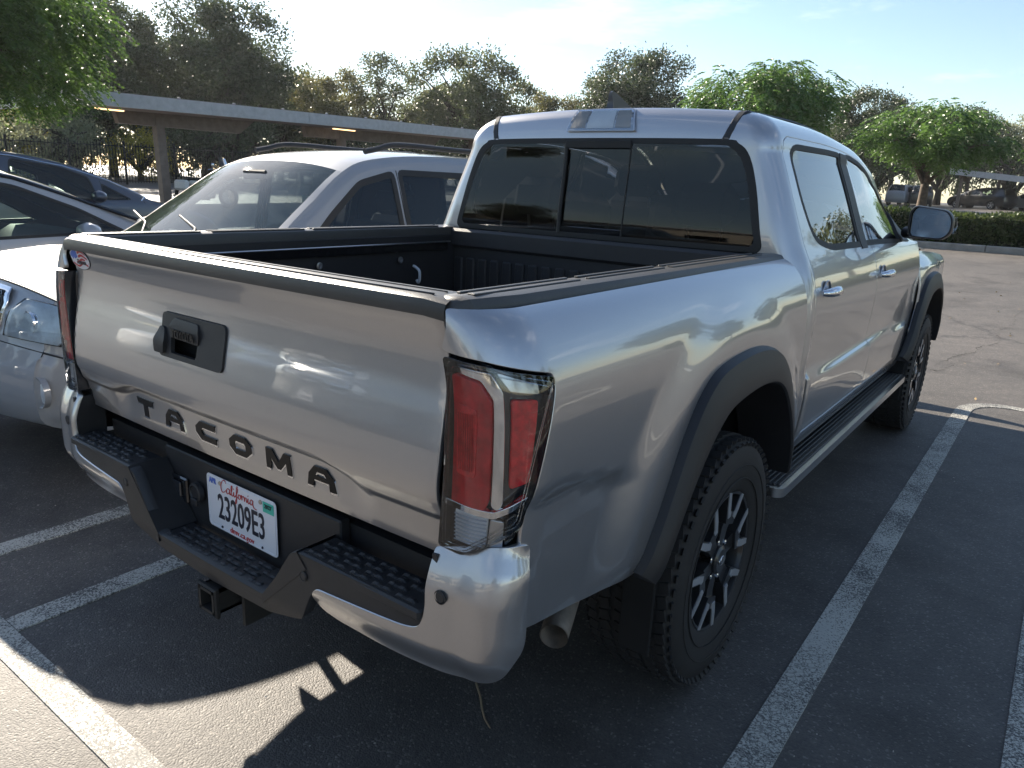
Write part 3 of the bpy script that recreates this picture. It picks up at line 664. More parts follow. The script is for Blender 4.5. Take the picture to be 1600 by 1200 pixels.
# --- rear bumper
_yb = pc([0, .3, .60, .74, .80], [.083, .085, .092, .104, .118])
RB = .085; QR = RB*PI/2
def BB(s, z):
    """bumper skin wrap: s = x on the rear, turning forward round the corner"""
    X = .915-.012*ss(.62, .50, z)-.018*ss(.74, .80, z); s = s*1.0; a = np.clip((s-(X-RB))/RB, 0, PI/2)
    x = np.minimum(s, X-RB)+RB*np.sin(a); xx = np.minimum(np.abs(s), .80)
    y = _yb(xx)+RB*.9*(1-np.cos(a))+np.maximum(s-(X-RB)-QR, 0)
    y = y+.034*np.clip((z-.695)/.09, 0, 1.3)**1.4*(1-.45*a)+.035*ss(.58, .495, z)
    return np.stack([x, y, z], -1)
bump_ = empty('rear_bumper'); bump_.parent = T
SE = .83+QR-.006
P = [(.7385, .775), (.7385, .650), (.725, .607), (.69, .598), (.430, .584), (.412, .560), (.418, .516), (.46, .506), (.62, .500), (.80, .502), (.88, .520), (SE, .600), (SE+.005, .63), (SE, .800), (.92, .806), (.86, .802), (.80, .788)]
bc = panel('bumper_corner', rnd(P, [.006, .03, .03, .02, .014, .014, .014, .03, .05, .05, .05, .03, .01, .012, .01, .02, .02], 4)[::-1], BB, PAINT, bump_, sp=.018, rim=.016)
mirror(bc)
def Ysk(x): return _yb(np.minimum(np.abs(x), .80))+.004
skin = [(-.738, .648), (-.368, .648), (-.345, .640), (-.250, .505), (-.232, .492), (.232, .492), (.250, .505), (.345, .640), (.368, .648), (.738, .648), (.738, .60), (.43, .582), (.408, .56), (.375, .485), (.33, .470), (.24, .445), (0, .437), (-.24, .445), (-.33, .470), (-.375, .485), (-.408, .56), (-.43, .582), (-.738, .60)]
sk = panel('bumper_skin', rnd(skin, .012, 3)[::-1], lambda x, z: np.stack([x, Ysk(x)+.012*ss(.50, .44, z)+.006*ss(.63, .648, z)*0, z], -1), BLACKP, bump_, sp=.03, rim=.03)
# step pads (tread blocks sit on each pad)
def pad(x0, x1, y0, y1, z, name, nx, ny):
    pdm = MB().box(((x0+x1)/2, (y0+y1)/2, z-.012), (x1-x0, y1-y0, .024), bev=.005); p = pdm.build(name, BLACKP, bump_)
    dx = (x1-x0-.02)/nx; dy = (y1-y0-.016)/ny
    for i in range(nx):
        for j in range(ny):
            cx = x0+.01+dx*(i+.5)+(dx*.25 if j % 2 else -dx*.1); cy = y0+.008+dy*(j+.5)
            if cx+dx*.42 > x1 or cx-dx*.42 < x0: continue
            w = dx*.40; 
            V, F = [], []
            prof = [(-w, 0), (-w*.72, .0065), (-w*.35, .0065), (-w*.2, .004), (w*.2, .004), (w*.35, .0065), (w*.72, .0065), (w, 0)]
            hs = [(.44, .16), (.44, .44)]
            ya = [-dy*.36, -dy*.1, dy*.30]
            kk = [0.55, 1, .85]
            V = [(cx+a*(1 if q else .93), cy+ya[q], z+b*kk[q]) for q in range(3) for a, b in prof]
            F = [(q*8+i2, q*8+i2+1, q*8+9+i2, q*8+8+i2) for q in range(2) for i2 in range(7)]+[tuple(range(7, -1, -1)), tuple(range(16, 24))]
            mk('tread_block', V, F, BLACKP, p, None, False)
    return p
pad(.372, .732, .094, .195, .650, 'step_pad', 5, 4); pad(-.732, -.372, .094, .195, .650, 'step_pad', 5, 4)
pad(-.232, .232, .092, .192, .4935, 'step_pad', 6, 4)
m = MB()
m.box((0, .218, .565), (.76, .03, .24), bev=.004); m.box((0, .26, .60), (1.52, .05, .14))
for s_ in (-1, 1):
    V = [(s_*.232, .088, .493), (s_*.232, .2, .493), (s_*.368, .2, .652), (s_*.368, .088, .652), (s_*.232, .088, .47), (s_*.232, .2, .47), (s_*.40, .2, .62), (s_*.40, .088, .62)]
    F = [(0, 1, 2, 3), (4, 7, 6, 5), (0, 3, 7, 4), (1, 5, 6, 2)]; m.add(V, F if s_ > 0 else [f[::-1] for f in F])
    m.box((s_*.745, .165, .69), (.012, .085, .15)); m.box((s_*.80, .225, .780), (.15, .10, .04), bev=.004)
m.build('bumper_core', BLACKP, bump_)
m = MB(); m.box((-.30, .197, .575), (.085, .012, .075), bev=.004); m.build('bumper_socket', GLOSSB, bump_)
m = MB(); m.box((-.305, .188, .577), (.05, .008, .045), bev=.003); m.build('plate_lamp', SMOKE, bump_)
m = MB(); m.lathe([(.196, .030), (.184, .028), (.182, .022), (.186, .02), (.186, .001)], 20, 'y', (-.205, 0, .59)); m.box((-.205, .182, .565), (.03, .008, .02), bev=.002); m.build('trailer_socket', BLACKP, bump_)
def sensor(x, z):
    p = BB(np.array([abs(x)]), np.array([z]))[0]; m = MB(); m.lathe([(0, .0145), (-.002, .0145), (-.0025, .0125), (-.0005, .012), (-.0025, .010), (-.0025, .0003)], 20, 'y', (math.copysign(p[0], x), p[1]-.0005, z)); m.build('parking_sensor', BLACKP, bump_)
for x in (-.772, .772): sensor(x, .690)
for x in (-.39, .39):
    m = MB(); m.lathe([(0, .0125), (-.002, .0125), (-.0025, .011), (-.001, .010), (-.0025, .008), (-.0025, .0003)], 18, 'y', (x, float(Ysk(x))-.001, .600)); m.build('parking_sensor', BLACKP, bump_)
# licence plate
lp = empty('licence_plate', (-.003, .196, .588)); lp.parent = T
m = MB(); slab(m, rnd([(-.1525, -.076), (.1525, -.076), (.1525, .076), (-.1525, .076)], .014, 4), [], 0, 1, lambda u, v, w: np.stack([u, -.0015*w, v], -1)); m.build('plate', WHITEP, lp)
m = MB(); m.tube([(x, -.002, z) for x, z in rnd([(-.147, -.0705), (.147, -.0705), (.147, .0705), (-.147, .0705)], .012, 4)], .0012, 6, closed=True); m.build('plate_rim', WHITEP, lp)
text_obj('23209E3', .100, 'plate_number', INK, lp, at(0, -.0022, -.011), sx=.60, bold=.0010, ext=.0008)
text_obj('dmv.ca.gov', .023, 'plate_web_address', REDI, lp, at(0, -.0022, -.0625), sx=1.05, bold=.0001)
text_obj('APR', .021, 'plate_month', BLUEI, lp, at(-.124, -.0022, .058), sx=.85, bold=.0006)
m = MB(); m.box((.121, -.0022, .052), (.044, .001, .028)); m.build('year_sticker', TEAL, lp)
text_obj('2027', .015, 'year_lettering', INK, lp, at(.121, -.0032, .055), bold=.0003)
# handwritten 'California'
def stroke(pts, x0, y0, sc): return [(x0+p[0]*sc, -.0026, y0+p[1]*sc) for p in smoothpoly(pts, 5)]
m = MB(); S_ = .011
word = [([(2.2, 2.5), (1.8, 3.1), (.9, 2.9), (.1, 1.6), (.2, .2), (1.0, -.1), (2.1, .7)], 0),
        ([(1.6, 1.3), (.7, 1.4), (.2, .6), (.6, 0), (1.3, .5), (1.6, 1.3), (1.5, .2), (2.0, .1)], 2.1),
        ([(0, .2), (.7, 1.8), (.7, 2.7), (.35, 2.2), (.3, .5), (.7, 0), (1.1, .4)], 4.0),
        ([(0, .2), (.35, 1.2), (.3, .3), (.6, 0), (1.0, .5)], 5.0),
        ([(0, .2), (.9, 1.6), (1.1, 2.9), (.7, 2.8), (.5, 1.2), (.4, -1.0), (.05, -1.6), (.1, -.6), (1.2, .6)], 5.9),
        ([(1.0, 1.2), (.4, 1.1), (.2, .4), (.7, 0), (1.2, .6), (.9, 1.2), (1.5, 1.0)], 6.9),
        ([(0, 1.0), (.2, 1.3), (.3, .1), (.4, .9), (.9, 1.3), (1.1, .9)], 8.3),
        ([(0, 1.2), (.1, .1), (.3, .9), (.8, 1.2), (.9, .1), (1.2, .3)], 9.5),
        ([(0, .3), (.35, 1.2), (.3, .3), (.6, 0), (1.0, .5)], 10.7),
        ([(1.2, 1.2), (.5, 1.3), (.1, .5), (.5, 0), (1.0, .5), (1.25, 1.2), (1.2, .2), (1.7, -.5), (2.6, -.6)], 11.7)]
for pts, dx in word: m.tube(stroke([(a+dx, b) for a, b in pts], -.085, .040, S_), .0011, 5)
m.tube([(-.085+5.35*S_, -.0026, .040+1.9*S_), (-.085+5.45*S_, -.0026, .040+2.1*S_)], .0012, 5); m.tube([(-.085+11.05*S_, -.0026, .040+1.8*S_), (-.085+11.15*S_, -.0026, .040+2.0*S_)], .0012, 5)
m.build('plate_state_script', REDI, lp)
for x, z, r in ((-.089, .060, .0065), (.089, .060, .0065), (-.089, -.066, .0035), (.089, -.066, .0035)):
    m = MB(); m.lathe([(-.001, r), (-.004, r*.9), (-.005, .0005)], 12, 'y', (x, 0, z)); m.build('plate_screw', STEEL if r > .005 else INK, lp)
# hitch receiver, exhaust
hr = empty('hitch_receiver'); hr.parent = T
m = MB()
for a in (-1, 1): m.box((a*.029, .17, .388), (.008, .18, .066)); m.box((0, .17, .388+a*.029), (.066, .18, .008))
m.tube([(x*.036, .088, .388+z*.036) for x, z in ((-1, -1), (1, -1), (1, 1), (-1, 1))], .008, 6, closed=True); m.build('receiver_tube', FRAME, hr)
m = MB(); m.box((0, .165, .388), (.048, .05, .048)); m.build('receiver_inner', DARK, hr)
m = MB(); m.tube([(-.55, .32, .42), (.55, .32, .42)], .035, 10); m.box((.07, .20, .37), (.012, .12, .11)); m.box((-.07, .20, .37), (.012, .12, .11)); m.build('cross_tube', FRAME, hr)
ex = empty('exhaust'); ex.parent = T
m = MB(); path = [(.30, 1.9, .44), (.45, 1.5, .46), (.60, 1.2, .50), (.62, .95, .44), (.66, .78, .40), (.735, .60, .385)]
m.tube(smoothpoly(path, 5), .030, 14, cap=False); m.build('exhaust_pipe', STEEL, ex)
d = np.array([.09, -.22, -.02]); d /= np.linalg.norm(d); p0 = np.array([.70, .69, .393])
m = MB(); m.tube([p0, p0+d*.16], .036, 20, cap=False); m.tube([p0+d*.16, p0+d*.05], .0335, 20, cap=False); m.build('exhaust_tip', STEEL, ex)
m = MB(); m.tube([p0+d*.06, p0+d*.05], .034, 16); m.build('exhaust_bore', DARK, ex)
# --- chassis, wheel wells, mud flaps
m = MB()
for s_ in (-1, 1): m.box((s_*.45, 2.75, .47), (.09, 5.0, .15)); m.box((s_*.70, 3.1, .50), (.12, 2.2, .06)); m.box((s_*.58, 1.15, .42), (.07, 1.3, .03))
m.tube([(-.72, YW1, .385), (.72, YW1, .385)], .045, 10); m.lathe([(-.14, .05), (-.08, .14), (.08, .14), (.14, .05)], 16, 'x', (0, YW1, .385)); m.tube([(-.7, YW2, .385), (.7, YW2, .385)], .04, 8)
m.box((0, 2.9, .55), (1.60, 2.3, .06)); m.lathe([(-.12, .34), (-.10, .36), (.10, .36), (.12, .34), (.12, .02), (-.12, .02)], 24, 'z', (-.0, .62, .52))
m.box((0, 4.5, .60), (1.0, 1.5, .12)); m.build('chassis', FRAME, T)
for yw in (YW1, YW2):
    for s_ in (-1, 1):
        m = MB(); q = smoothpoly([(yw+a*1.04, b+.03) for a, b in ARI], 4); k = len(q)
        V = [(s_*.885, y, z) for y, z in q]+[(s_*.60, y, z) for y, z in q]; F = [(i, i+1, k+i+1, k+i) for i in range(k-1)]+[tuple(range(k, 2*k))]
        m.add(V, F); m.build('wheel_well', DARK, T)
        m = MB(); m.box((s_*.878, yw-.438, .43), (.09, .008, .29), bev=.003); m.build('mud_flap', DARK, T)
# --- wheels
def wheel(rz=0):
    w = empty('wheel')
    m = MB()
    prof = [(-.10, .205), (-.122, .225), (-.134, .28), (-.135, .315), (-.128, .345), (-.115, .368), (-.10, .376), (.10, .376), (.115, .368), (.128, .345), (.135, .315), (.134, .28), (.122, .225), (.112, .212), (.10, .205)]
    m.lathe(prof, 64, 'x'); 
    m.build('tyre', TIRE, w)
    m = MB(); n = 62
    for i in range(n):
        for j, (xc, wd, ln, off) in enumerate(((-.103, .026, .032, 0), (-.062, .030, .034, .5), (-.021, .030, .030, .2), (.021, .030, .030, .7), (.062, .030, .034, .3), (.103, .026, .032, .8))):
            a = 2*PI*(i+off)/n; R = .3775-.003*(abs(xc) > .09)
            ca, sa = math.cos(a), math.sin(a); rot = [[1, 0, 0], [0, ca, -sa], [0, sa, ca]]
            sk_ = .25 if j % 2 else -.25
            r2 = np.array(rot) @ np.array([[math.cos(sk_), -math.sin(sk_), 0], [math.sin(sk_), math.cos(sk_), 0], [0, 0, 1]])
            m.box((xc, -sa*R, ca*R), (wd, ln, .009), rot=r2)
        a = 2*PI*i/n; ca, sa = math.cos(a), math.sin(a)
        if True:
            for sg in (-1, 1):
                tl_ = sg*.6; rot = np.array([[1, 0, 0], [0, ca, -sa], [0, sa, ca]]) @ np.array([[math.cos(tl_), 0, math.sin(tl_)], [0, 1, 0], [-math.sin(tl_), 0, math.cos(tl_)]])
                m.box((sg*.1225, -sa*.357, ca*.357), (.006, .020, .026), rot=rot)
    m.build('tyre_tread', TIRE, w, smooth=False, kind='stuff')
    for R in (.258, .300):
        m = MB(); m.tube([(.1352 if R > .28 else .1315, R*math.cos(a), R*math.sin(a)) for a in np.linspace(0, 2*PI, 48, endpoint=False)], .0022, 5, closed=True); m.build('sidewall_ring', TIRE, w)
    rim = MB().lathe([(.112, .216), (.118, .213), (.116, .206), (.085, .200), (.05, .195), (-.10, .19), (-.10, .205)], 56, 'x').build('rim', RIMB, w)
    m = MB(); m.lathe([(.02, .19), (.02, .01)], 40, 'x'); m.build('brake_disc', plain('brake_dark', (.03, .03, .03), rough=.6), rim)
    m = MB(); m.lathe([(.02, .155), (.035, .155), (.035, .08), (.02, .08)], 40, 'x'); m.build('brake_rotor', STEEL, rim)
    for i in range(6):
        a0 = 2*PI*i/6+rz
        def R2(u, v, w_): return np.stack([w_, u*math.cos(a0)-v*math.sin(a0), u*math.sin(a0)+v*math.cos(a0)], -1)
        # dished black spoke
        m = MB(); slab(m, rnd([(.040, -.020), (.125, -.028), (.128, .028), (.040, .020)], .004, 2), [], 0, 1, lambda u, v, w_: R2(u, v, .055+.050*w_+.004*w_*(u > .1)), sp=.03); m.build('spoke', RIMB, rim, smooth='auto')
        vv = np.array([(.112, -.032), (.112, .032), (.160, .052), (.2065, .070), (.2085, .044), (.150, .015), (.150, -.015), (.2085, -.044), (.2065, -.070), (.160, -.052)])
        m = MB(); slab(m, rnd(vv, .003, 2)[::-1], [], 0, 1, lambda u, v, w_: R2(u, v, .060+.056*w_), sp=.03); m.build('spoke_fork', RIMB, rim, smooth='auto')
        for sg in (-1, 1):
            fc = np.array([(.128, .030*sg), (.160, .050*sg), (.2055, .067*sg), (.2075, .048*sg), (.154, .022*sg), (.150, .014*sg), (.135, .014*sg)][::-sg])
            m = MB(); slab(m, fc, [], 0, 1, lambda u, v, w_: R2(u, v, .1162+.0025*w_), sp=.03); m.build('machined_face', RIMG, rim, smooth=False)
        m = MB(); a1 = a0+PI/6
        m.lathe([(.080, .0095), (.108, .0085), (.110, .005), (.110, .0005)], 6, 'x', (0, .060*math.cos(a1), .060*math.sin(a1))); m.build('lug_nut', CHROME, rim)
    m = MB(); m.lathe([(.07, .046), (.112, .044), (.118, .036), (.119, .0005)], 28, 'x'); hub = m.build('centre_cap', RIMB, rim)
    m = MB()
    for (ra, rb, cz) in ((.020, .013, 0), (.007, .013, 0), (.014, .006, .0075)):
        m.tube([(.1195, ra*math.cos(a), cz+rb*math.sin(a)) for a in np.linspace(0, 2*PI, 24, endpoint=False)], .0016, 5, closed=True)
    m.build('cap_emblem', SATIN, rim)
    return w
def copy_tree(o, parent=None):
    c = o.copy(); COL.objects.link(c); c.parent = parent
    for ch in o.children: copy_tree(ch, c)
    return c
w0 = wheel(.2); w0.parent = T; w0.location = (.815, YW1, WZ)
for (x, y, r) in ((.815, YW2, 0), (-.815, YW1, PI), (-.815, YW2, PI)):
    w = copy_tree(w0, T); w.location = (x, y, WZ); w.rotation_euler = (.35 if y > 2 else .1, 0, r)
# --- running boards
rb = empty('running_board'); rb.parent = T
m = MB(); slab(m, rnd([(.76, 1.70), (.944, 1.70), (.944, 4.02), (.76, 4.02)], [.01, .045, .045, .01], 5), [], .415, .449, lambda u, v, w: np.stack([u, v, w], -1), sp=.3); m.build('board_body', SATIN, rb)
m = MB(); slab(m, rnd([(.765, 1.72), (.920, 1.72), (.920, 4.00), (.765, 4.00)], [.01, .035, .035, .01], 5), [], .449, .4515, lambda u, v, w: np.stack([u, v, w], -1), sp=.3); m.build('board_tread', BLACKP, rb)
for i in range(9): MB().box((.778+.0175*i, 2.86, .4535), (.0085, 2.26, .005), bev=.002).build('tread_ridge', BLACKP, rb)
for y in (1.95, 2.86, 3.75): MB().box((.72, y, .43), (.22, .06, .03)).build('board_bracket', FRAME, rb)
mirror_empty(rb)
# --- bed interior
bd = empty('bed_liner'); bd.parent = T
MB().box((0, 1.01, .765), (1.50, 1.60, .03)).build('bed_floor', LINER, bd)
for i in range(15): MB().box((-.63+.09*i, 1.0, .783), (.035, 1.5, .008), bev=.003).build('floor_rib', LINER, bd)
for s_ in (-1, 1):
    MB().box((s_*.715, 1.01, .99), (.03, 1.62, .45), bev=.004).build('side_wall', LINER, bd)
    MB().box((s_*.65, YW1, .87), (.13, .86, .19), bev=.03).build('wheel_box', LINER, bd)
    m = MB(); m.box((s_*.693, 1.0, 1.165), (.016, 1.50, .035), bev=.003); m.build('utility_rail', GLOSSB, bd)
    m = MB(); m.tube([(s_*.683, y, 1.184) for y in (.28, .6, 1.0, 1.4, 1.76)], .0035, 6); m.build('rail_lip', SATIN, bd)
    for y in (.52, 1.02, 1.45):
        m = MB(); m.lathe([(0, .014), (.004, .014), (.005, .009), (.002, .008), (.002, .0005)], 14, 'x', (-.690 if s_ < 0 else .684, y, 1.115 if s_ < 0 else 1.115)); m.build('tie_down_cleat', SATIN, bd)
MB().box((0, 1.822, 1.00), (1.46, .03, .47), bev=.004).build('bulkhead', LINER, bd)
for i in range(20):
    x = -.665+.07*i; MB().box((x, 1.803, .965), (.048, .014, .30), bev=.006).build('bulkhead_rib', LINER, bd)
MB().box((0, 1.812, 1.20), (1.46, .045, .085), bev=.012).build('bulkhead_cap', BLACKP, bd)
m = MB(); m.tube(smoothpoly([(-.66, 1.50, 1.09), (-.645, 1.50, 1.085), (-.625, 1.50, 1.07), (-.628, 1.505, 1.035), (-.64, 1.51, 1.02), (-.65, 1.51, 1.03)], 5), .006, 8); m.build('cargo_hook', plain('hook_white', (.55, .55, .56), rough=.4), bd)
m = MB(); m.tube(smoothpoly([(-.64, 1.51, 1.02), (-.655, 1.53, .94), (-.63, 1.60, .88), (-.67, 1.7, .83)], 5), .004, 6); m.build('cargo_strap', BLACKP, bd)
# ------------------------------------------------------------ cab, doors, hood
TM = 1.60+.145*PI/2; RK = .085; QK = RK*PI/2
_drop = pc([1.0, 2.5, 3.1, 3.43, 3.72, 3.97, 4.15, 4.4], [0, 0, .03, .105, .255, .395, .51, .66])
def wl(t): return np.clip((t-1.22)/(TM-1.22), 0, 1)
def cabp(t, y):
    a = np.clip((t-1.60)/.145, 0, PI/2); zb = np.where(t > 1.60, 1.60+.13*np.sin(a), t)
    k = 1-.70*ss(3.0, 4.1, y); X = _xc(np.minimum(t, 1.60))-.135*(1-np.cos(a))*k
    return zb, X
def y0c(t):
    a = np.clip((t-1.60)/.145, 0, PI/2); return 1.842+.03*ss(1.25, 1.62, t)+.6*.135*(1-np.cos(a))
def CW(s, t):
    s = np.asarray(s, float); t = np.asarray(t, float)
    y = y0c(t)+RK+np.maximum(s-QK/2, 0); zb, X = cabp(t, y)
    a = np.clip((s+QK/2)/RK, 0, PI/2)
    x = X-RK+RK*np.sin(a)+np.minimum(s+QK/2, 0); y = y0c(t)+RK-RK*np.cos(a)+np.maximum(s-QK/2, 0)
    # lower door moulding: a step with bulged sill below it
    zl = .812-.030*(y-1.95)/1.8; fade = ss(3.98, 3.80, y)*ss(1.93, 1.96, y)
    m = ss(zl+.010, zl-.012, zb)*fade; x = x+.016*m*ss(.50, .60, zb)-.010*ss(zl-.01, zl+.02, zb)*ss(zl+.26, zl+.04, zb)*fade
    z = zb+.03*(1-(x/.65)**2)*ss(1.58, 1.82, t)-_drop(y)*wl(t)
    return np.stack([x, y, z], -1)
_tt = np.linspace(.3, TM, 1200)
def t_of(y, z):
    out_ = []
    for yy, zz in np.broadcast(y, z):
        zb, X = cabp(_tt, yy); Z = zb+.03*(1-(X/.65)**2)*ss(1.58, 1.82, _tt)-_drop(yy)*wl(_tt)
        out_.append(np.interp(zz, np.maximum.accumulate(Z)+np.arange(1200)*1e-9, _tt))
    return np.array(out_)
def DD(y, z): t = float(t_of(y, z)[0]); return (y-y0c(t)-RK+QK/2, t)
def Dt(y, t): return (y-float(y0c(t))-RK+QK/2, t)
def sr(x, t):
    zb, X = cabp(np.asarray(t, float), 2.0); a = np.arcsin(np.clip((x-X+RK)/RK, 0, 1))
    return np.where(x <= X-RK, x-(X-RK)-QK/2, -QK/2+a*RK)
def RP(x, t): return (float(sr(x, t)), t)
P = [RP(.537, 1.637), RP(.590, 1.612), RP(.600, 1.56), RP(.645, 1.47), RP(.685, 1.33), RP(.700, 1.26), RP(.70, 1.10), RP(.70, .54), Dt(1.939, .52), Dt(1.939, 1.0), Dt(1.939, 1.2), Dt(1.940, 1.45), Dt(1.952, 1.58), Dt(1.975, 1.645), Dt(2.03, 1.668),
     Dt(2.5, 1.672), Dt(2.9, 1.668), Dt(3.3, 1.652), Dt(3.7, 1.605), Dt(3.95, 1.53), DD(4.085, 1.175), (Dt(4.20, 1.40)), Dt(4.16, TM-.004), Dt(3.97, TM-.002), Dt(3.5, TM-.002), Dt(3.0, TM-.002), Dt(2.4, TM-.002), Dt(2.02, TM-.002), RP(.562, 1.79), RP(.548, 1.71)]
cb = panel('cab_body', np.array(P)[::-1], CW, PAINT, T, sp=.022, rim=.012, flip=False); mirror(cb)
# roof with rear header
YR0 = float(y0c(TM))
def RF(x, v):
    t = np.where(v < 0, TM+v, TM); y = np.where(v < 0, y0c(t), YR0+v)
    zb, X = cabp(t, y); z = zb+.03*(1-(x/.65)**2)*ss(1.58, 1.82, t)-_drop(y)
    z = z+.010*np.sin(np.clip((y-YR0)/1.2, 0, 1)*PI)
    return np.stack([x, y, z], -1)
def xe(v): return .548+.0*v
kf = lambda v: .705-.135*(1-.70*float(ss(3.0, 4.1, YR0+v)))-.022
P = [(-.513, 1.640-TM), (.513, 1.640-TM), (.535, -.10), (.547, 0), (.548, .6), (kf(1.05), 1.05), (kf(1.25), 1.25), (.3, 1.275), (0, 1.28), (-.3, 1.275), (-kf(1.25), 1.25), (-kf(1.05), 1.05), (-.548, .6), (-.547, 0), (-.535, -.10)]
panel('roof', P, RF, PAINT, T, sp=.03, rim=.008)
def ditch(sgn):
    V = []; vs = [1.642-TM, -.15, -.10, -.05, -.02, 0, .05, .2, .5, .8, 1.0, 1.15, 1.25, 1.4, 1.55, 1.7, 1.85, 2.0, 2.17]
    xc = [.525, .536, .547, .556, .559, .560]+[.560]*3
    for i, v in enumerate(vs):
        x = xc[i] if i < 6 else (kf(v)+.012); p = RF(np.array([x]), np.array([v]))[0]
        for dx, dz in ((-.017, -.004), (-.010, .0025), (.010, .0025), (.017, -.004)):
            V.append((sgn*(x+dx), p[1]-(.003 if v < -.02 else 0)+(.004 if v < -.02 and dz < 0 else 0), p[2]+dz-.001))
    n = len(vs); F = [(i*4+j, i*4+j+1, i*4+5+j, i*4+4+j) for i in range(n-1) for j in range(3)]
    return mk('roof_dark_strip', V, F if sgn > 0 else [f[::-1] for f in F], BLACKP, T, None, 'auto')
ditch(1); ditch(-1)
# rear window
def RWl(x, z):
    p = CW(sr(np.abs(x), z), z); p[..., 0] *= np.sign(x)+(x == 0); p[..., 2] -= .03*0; return p
wo = [(0, 1.639), (.50, 1.637), (.575, 1.622), (.622, 1.575), (.662, 1.47), (.697, 1.33), (.712, 1.268), (.698, 1.246), (0, 1.243)]
wo = smoothpoly(wo[:-1], 4).tolist()+[(.35, 1.244)]; wo = np.array(wo); wof = np.vstack([wo, (wo*[-1, 1])[::-1][:-1]])
wi = wof.copy(); wi = (wof-[0, 1.441])*[.960, .905]+[0, 1.441]
rw = empty('rear_window'); rw.parent = T
panel('window_border', wof, RWl, RUBBER, rw, holes=[wi], sp=.03, rim=.010, off=.004, flip=False)
gi = (wof-[0, 1.441])*[.962, .908]+[0, 1.441]
g_ = lambda x0, x1: np.array([p for p in gi])
def clipx(poly, x0, x1):
    P = rs(poly, .02); Q = np.clip(P[:, 0], x0, x1); R = np.stack([Q, P[:, 1]], 1); keep = [R[0]]
    for r in R[1:]:
        if np.linalg.norm(r-keep[-1]) > 1e-4: keep.append(r)
    if np.linalg.norm(keep[0]-keep[-1]) < 1e-4: keep.pop()
    # merge collinear runs on the clip edges
    o = []
    n = len(keep)
    for i in range(n):
        a, b, c = keep[i-1], keep[i], keep[(i+1) % n]
        if abs(a[0]-b[0]) < 1e-9 and abs(c[0]-b[0]) < 1e-9 and b[0] in (x0, x1): continue
        o.append(b)
    return np.array(o)
panel('window_pane', clipx(gi, -.80, -.150), RWl, GL_REAR, rw, sp=.06, rim=.003, off=.002, flip=False)
panel('window_pane', clipx(gi, .150, .80), RWl, GL_REAR, rw, sp=.06, rim=.003, off=.002, flip=False)
panel('sliding_pane', [(-.146, 1.268), (.146, 1.268), (.146, 1.608), (-.146, 1.608)], RWl, GL_REAR, rw, sp=.06, rim=.003, off=-.006, flip=False)
m = MB()
p = lambda x, z, o=.004: (x, float(y0c(z))-o, z)
for x in (-.149, .149): m.tube([tuple(RWl(np.array([x]), np.array([z]))[0]-[0, .003, 0]) for z in np.linspace(1.26, 1.62, 8)], .009 if x < 0 else .003, 6)
m.box((0, 1.866, 1.615), (.30, .010, .030), bev=.002); m.build('slider_frame', RUBBER, rw)
m = MB(); m.box((0, 1.846, 1.268), (.29, .010, .040), bev=.002); m.build('slider_sill', GLOSSB, rw)
# third brake light, antenna
bk = empty('brake_light'); bk.parent = T
def BKf(u, v, w):
    p = RF(u, v); return np.stack([p[..., 0], p[..., 1]-.012*w, p[..., 2]+.003*w], -1)
m = MB(); slab(m, rnd([(-.158, 1.664-TM), (.158, 1.664-TM), (.130, -.045), (-.130, -.045)], .008, 3), [], 0, 1, BKf, sp=.03); m.build('lamp_housing', SATIN, bk, smooth='auto')
m = MB(); slab(m, rnd([(-.150, 1.668-TM), (.150, 1.668-TM), (.126, -.052), (-.126, -.052)], .006, 3), [], 1.0, 1.35, BKf, sp=.03); m.build('lamp_lens', LENS, bk, smooth='auto')
m = MB(); slab(m, [(-.062, 1.674-TM), (.062, 1.674-TM), (.056, -.060), (-.056, -.060)], [], 1.0, 1.15, BKf, sp=.03); m.build('lamp_reflector', LAMPW, bk)
for sg in (-1, 1):
    m = MB(); q = [(.070*sg, 1.676-TM), (.138*sg, 1.676-TM), (.118*sg, -.062), (.064*sg, -.062)][::sg]; slab(m, q, [], 1.0, 1.12, BKf, sp=.03); m.build('cargo_lamp', plain('lamp_amber_grey', (.55, .52, .48), rough=.2, metal=.3, bmp=.5, bsc=150), bk)
pr = [(2.55, 0), (2.52, .034), (2.46, .060), (2.385, .088), (2.325, .108), (2.300, .100), (2.302, .05), (2.285, 0)]
V = []; n = 8
for k_, w in ((0, .0), (1, 1)): pass
prof = smoothpoly(pr, 3); zb_ = 1.765
V = [(-.21+sg*(.020*(1-min(1, h/.112))**.7+.003)*(0 if i in (0,) else 1), y, zb_+h) for sg in (-1, 1) for i, (y, h) in enumerate(prof)]
k = len(prof); F = [(i, i+1, k+i+1, k+i) for i in range(k-1)]+[tuple(range(k-1, -1, -1)), tuple(range(k, 2*k))]
mk('antenna_fin', V, F, plain('fin_grey', (.03, .032, .04), rough=.3, coat=.5), T, None, 'auto')
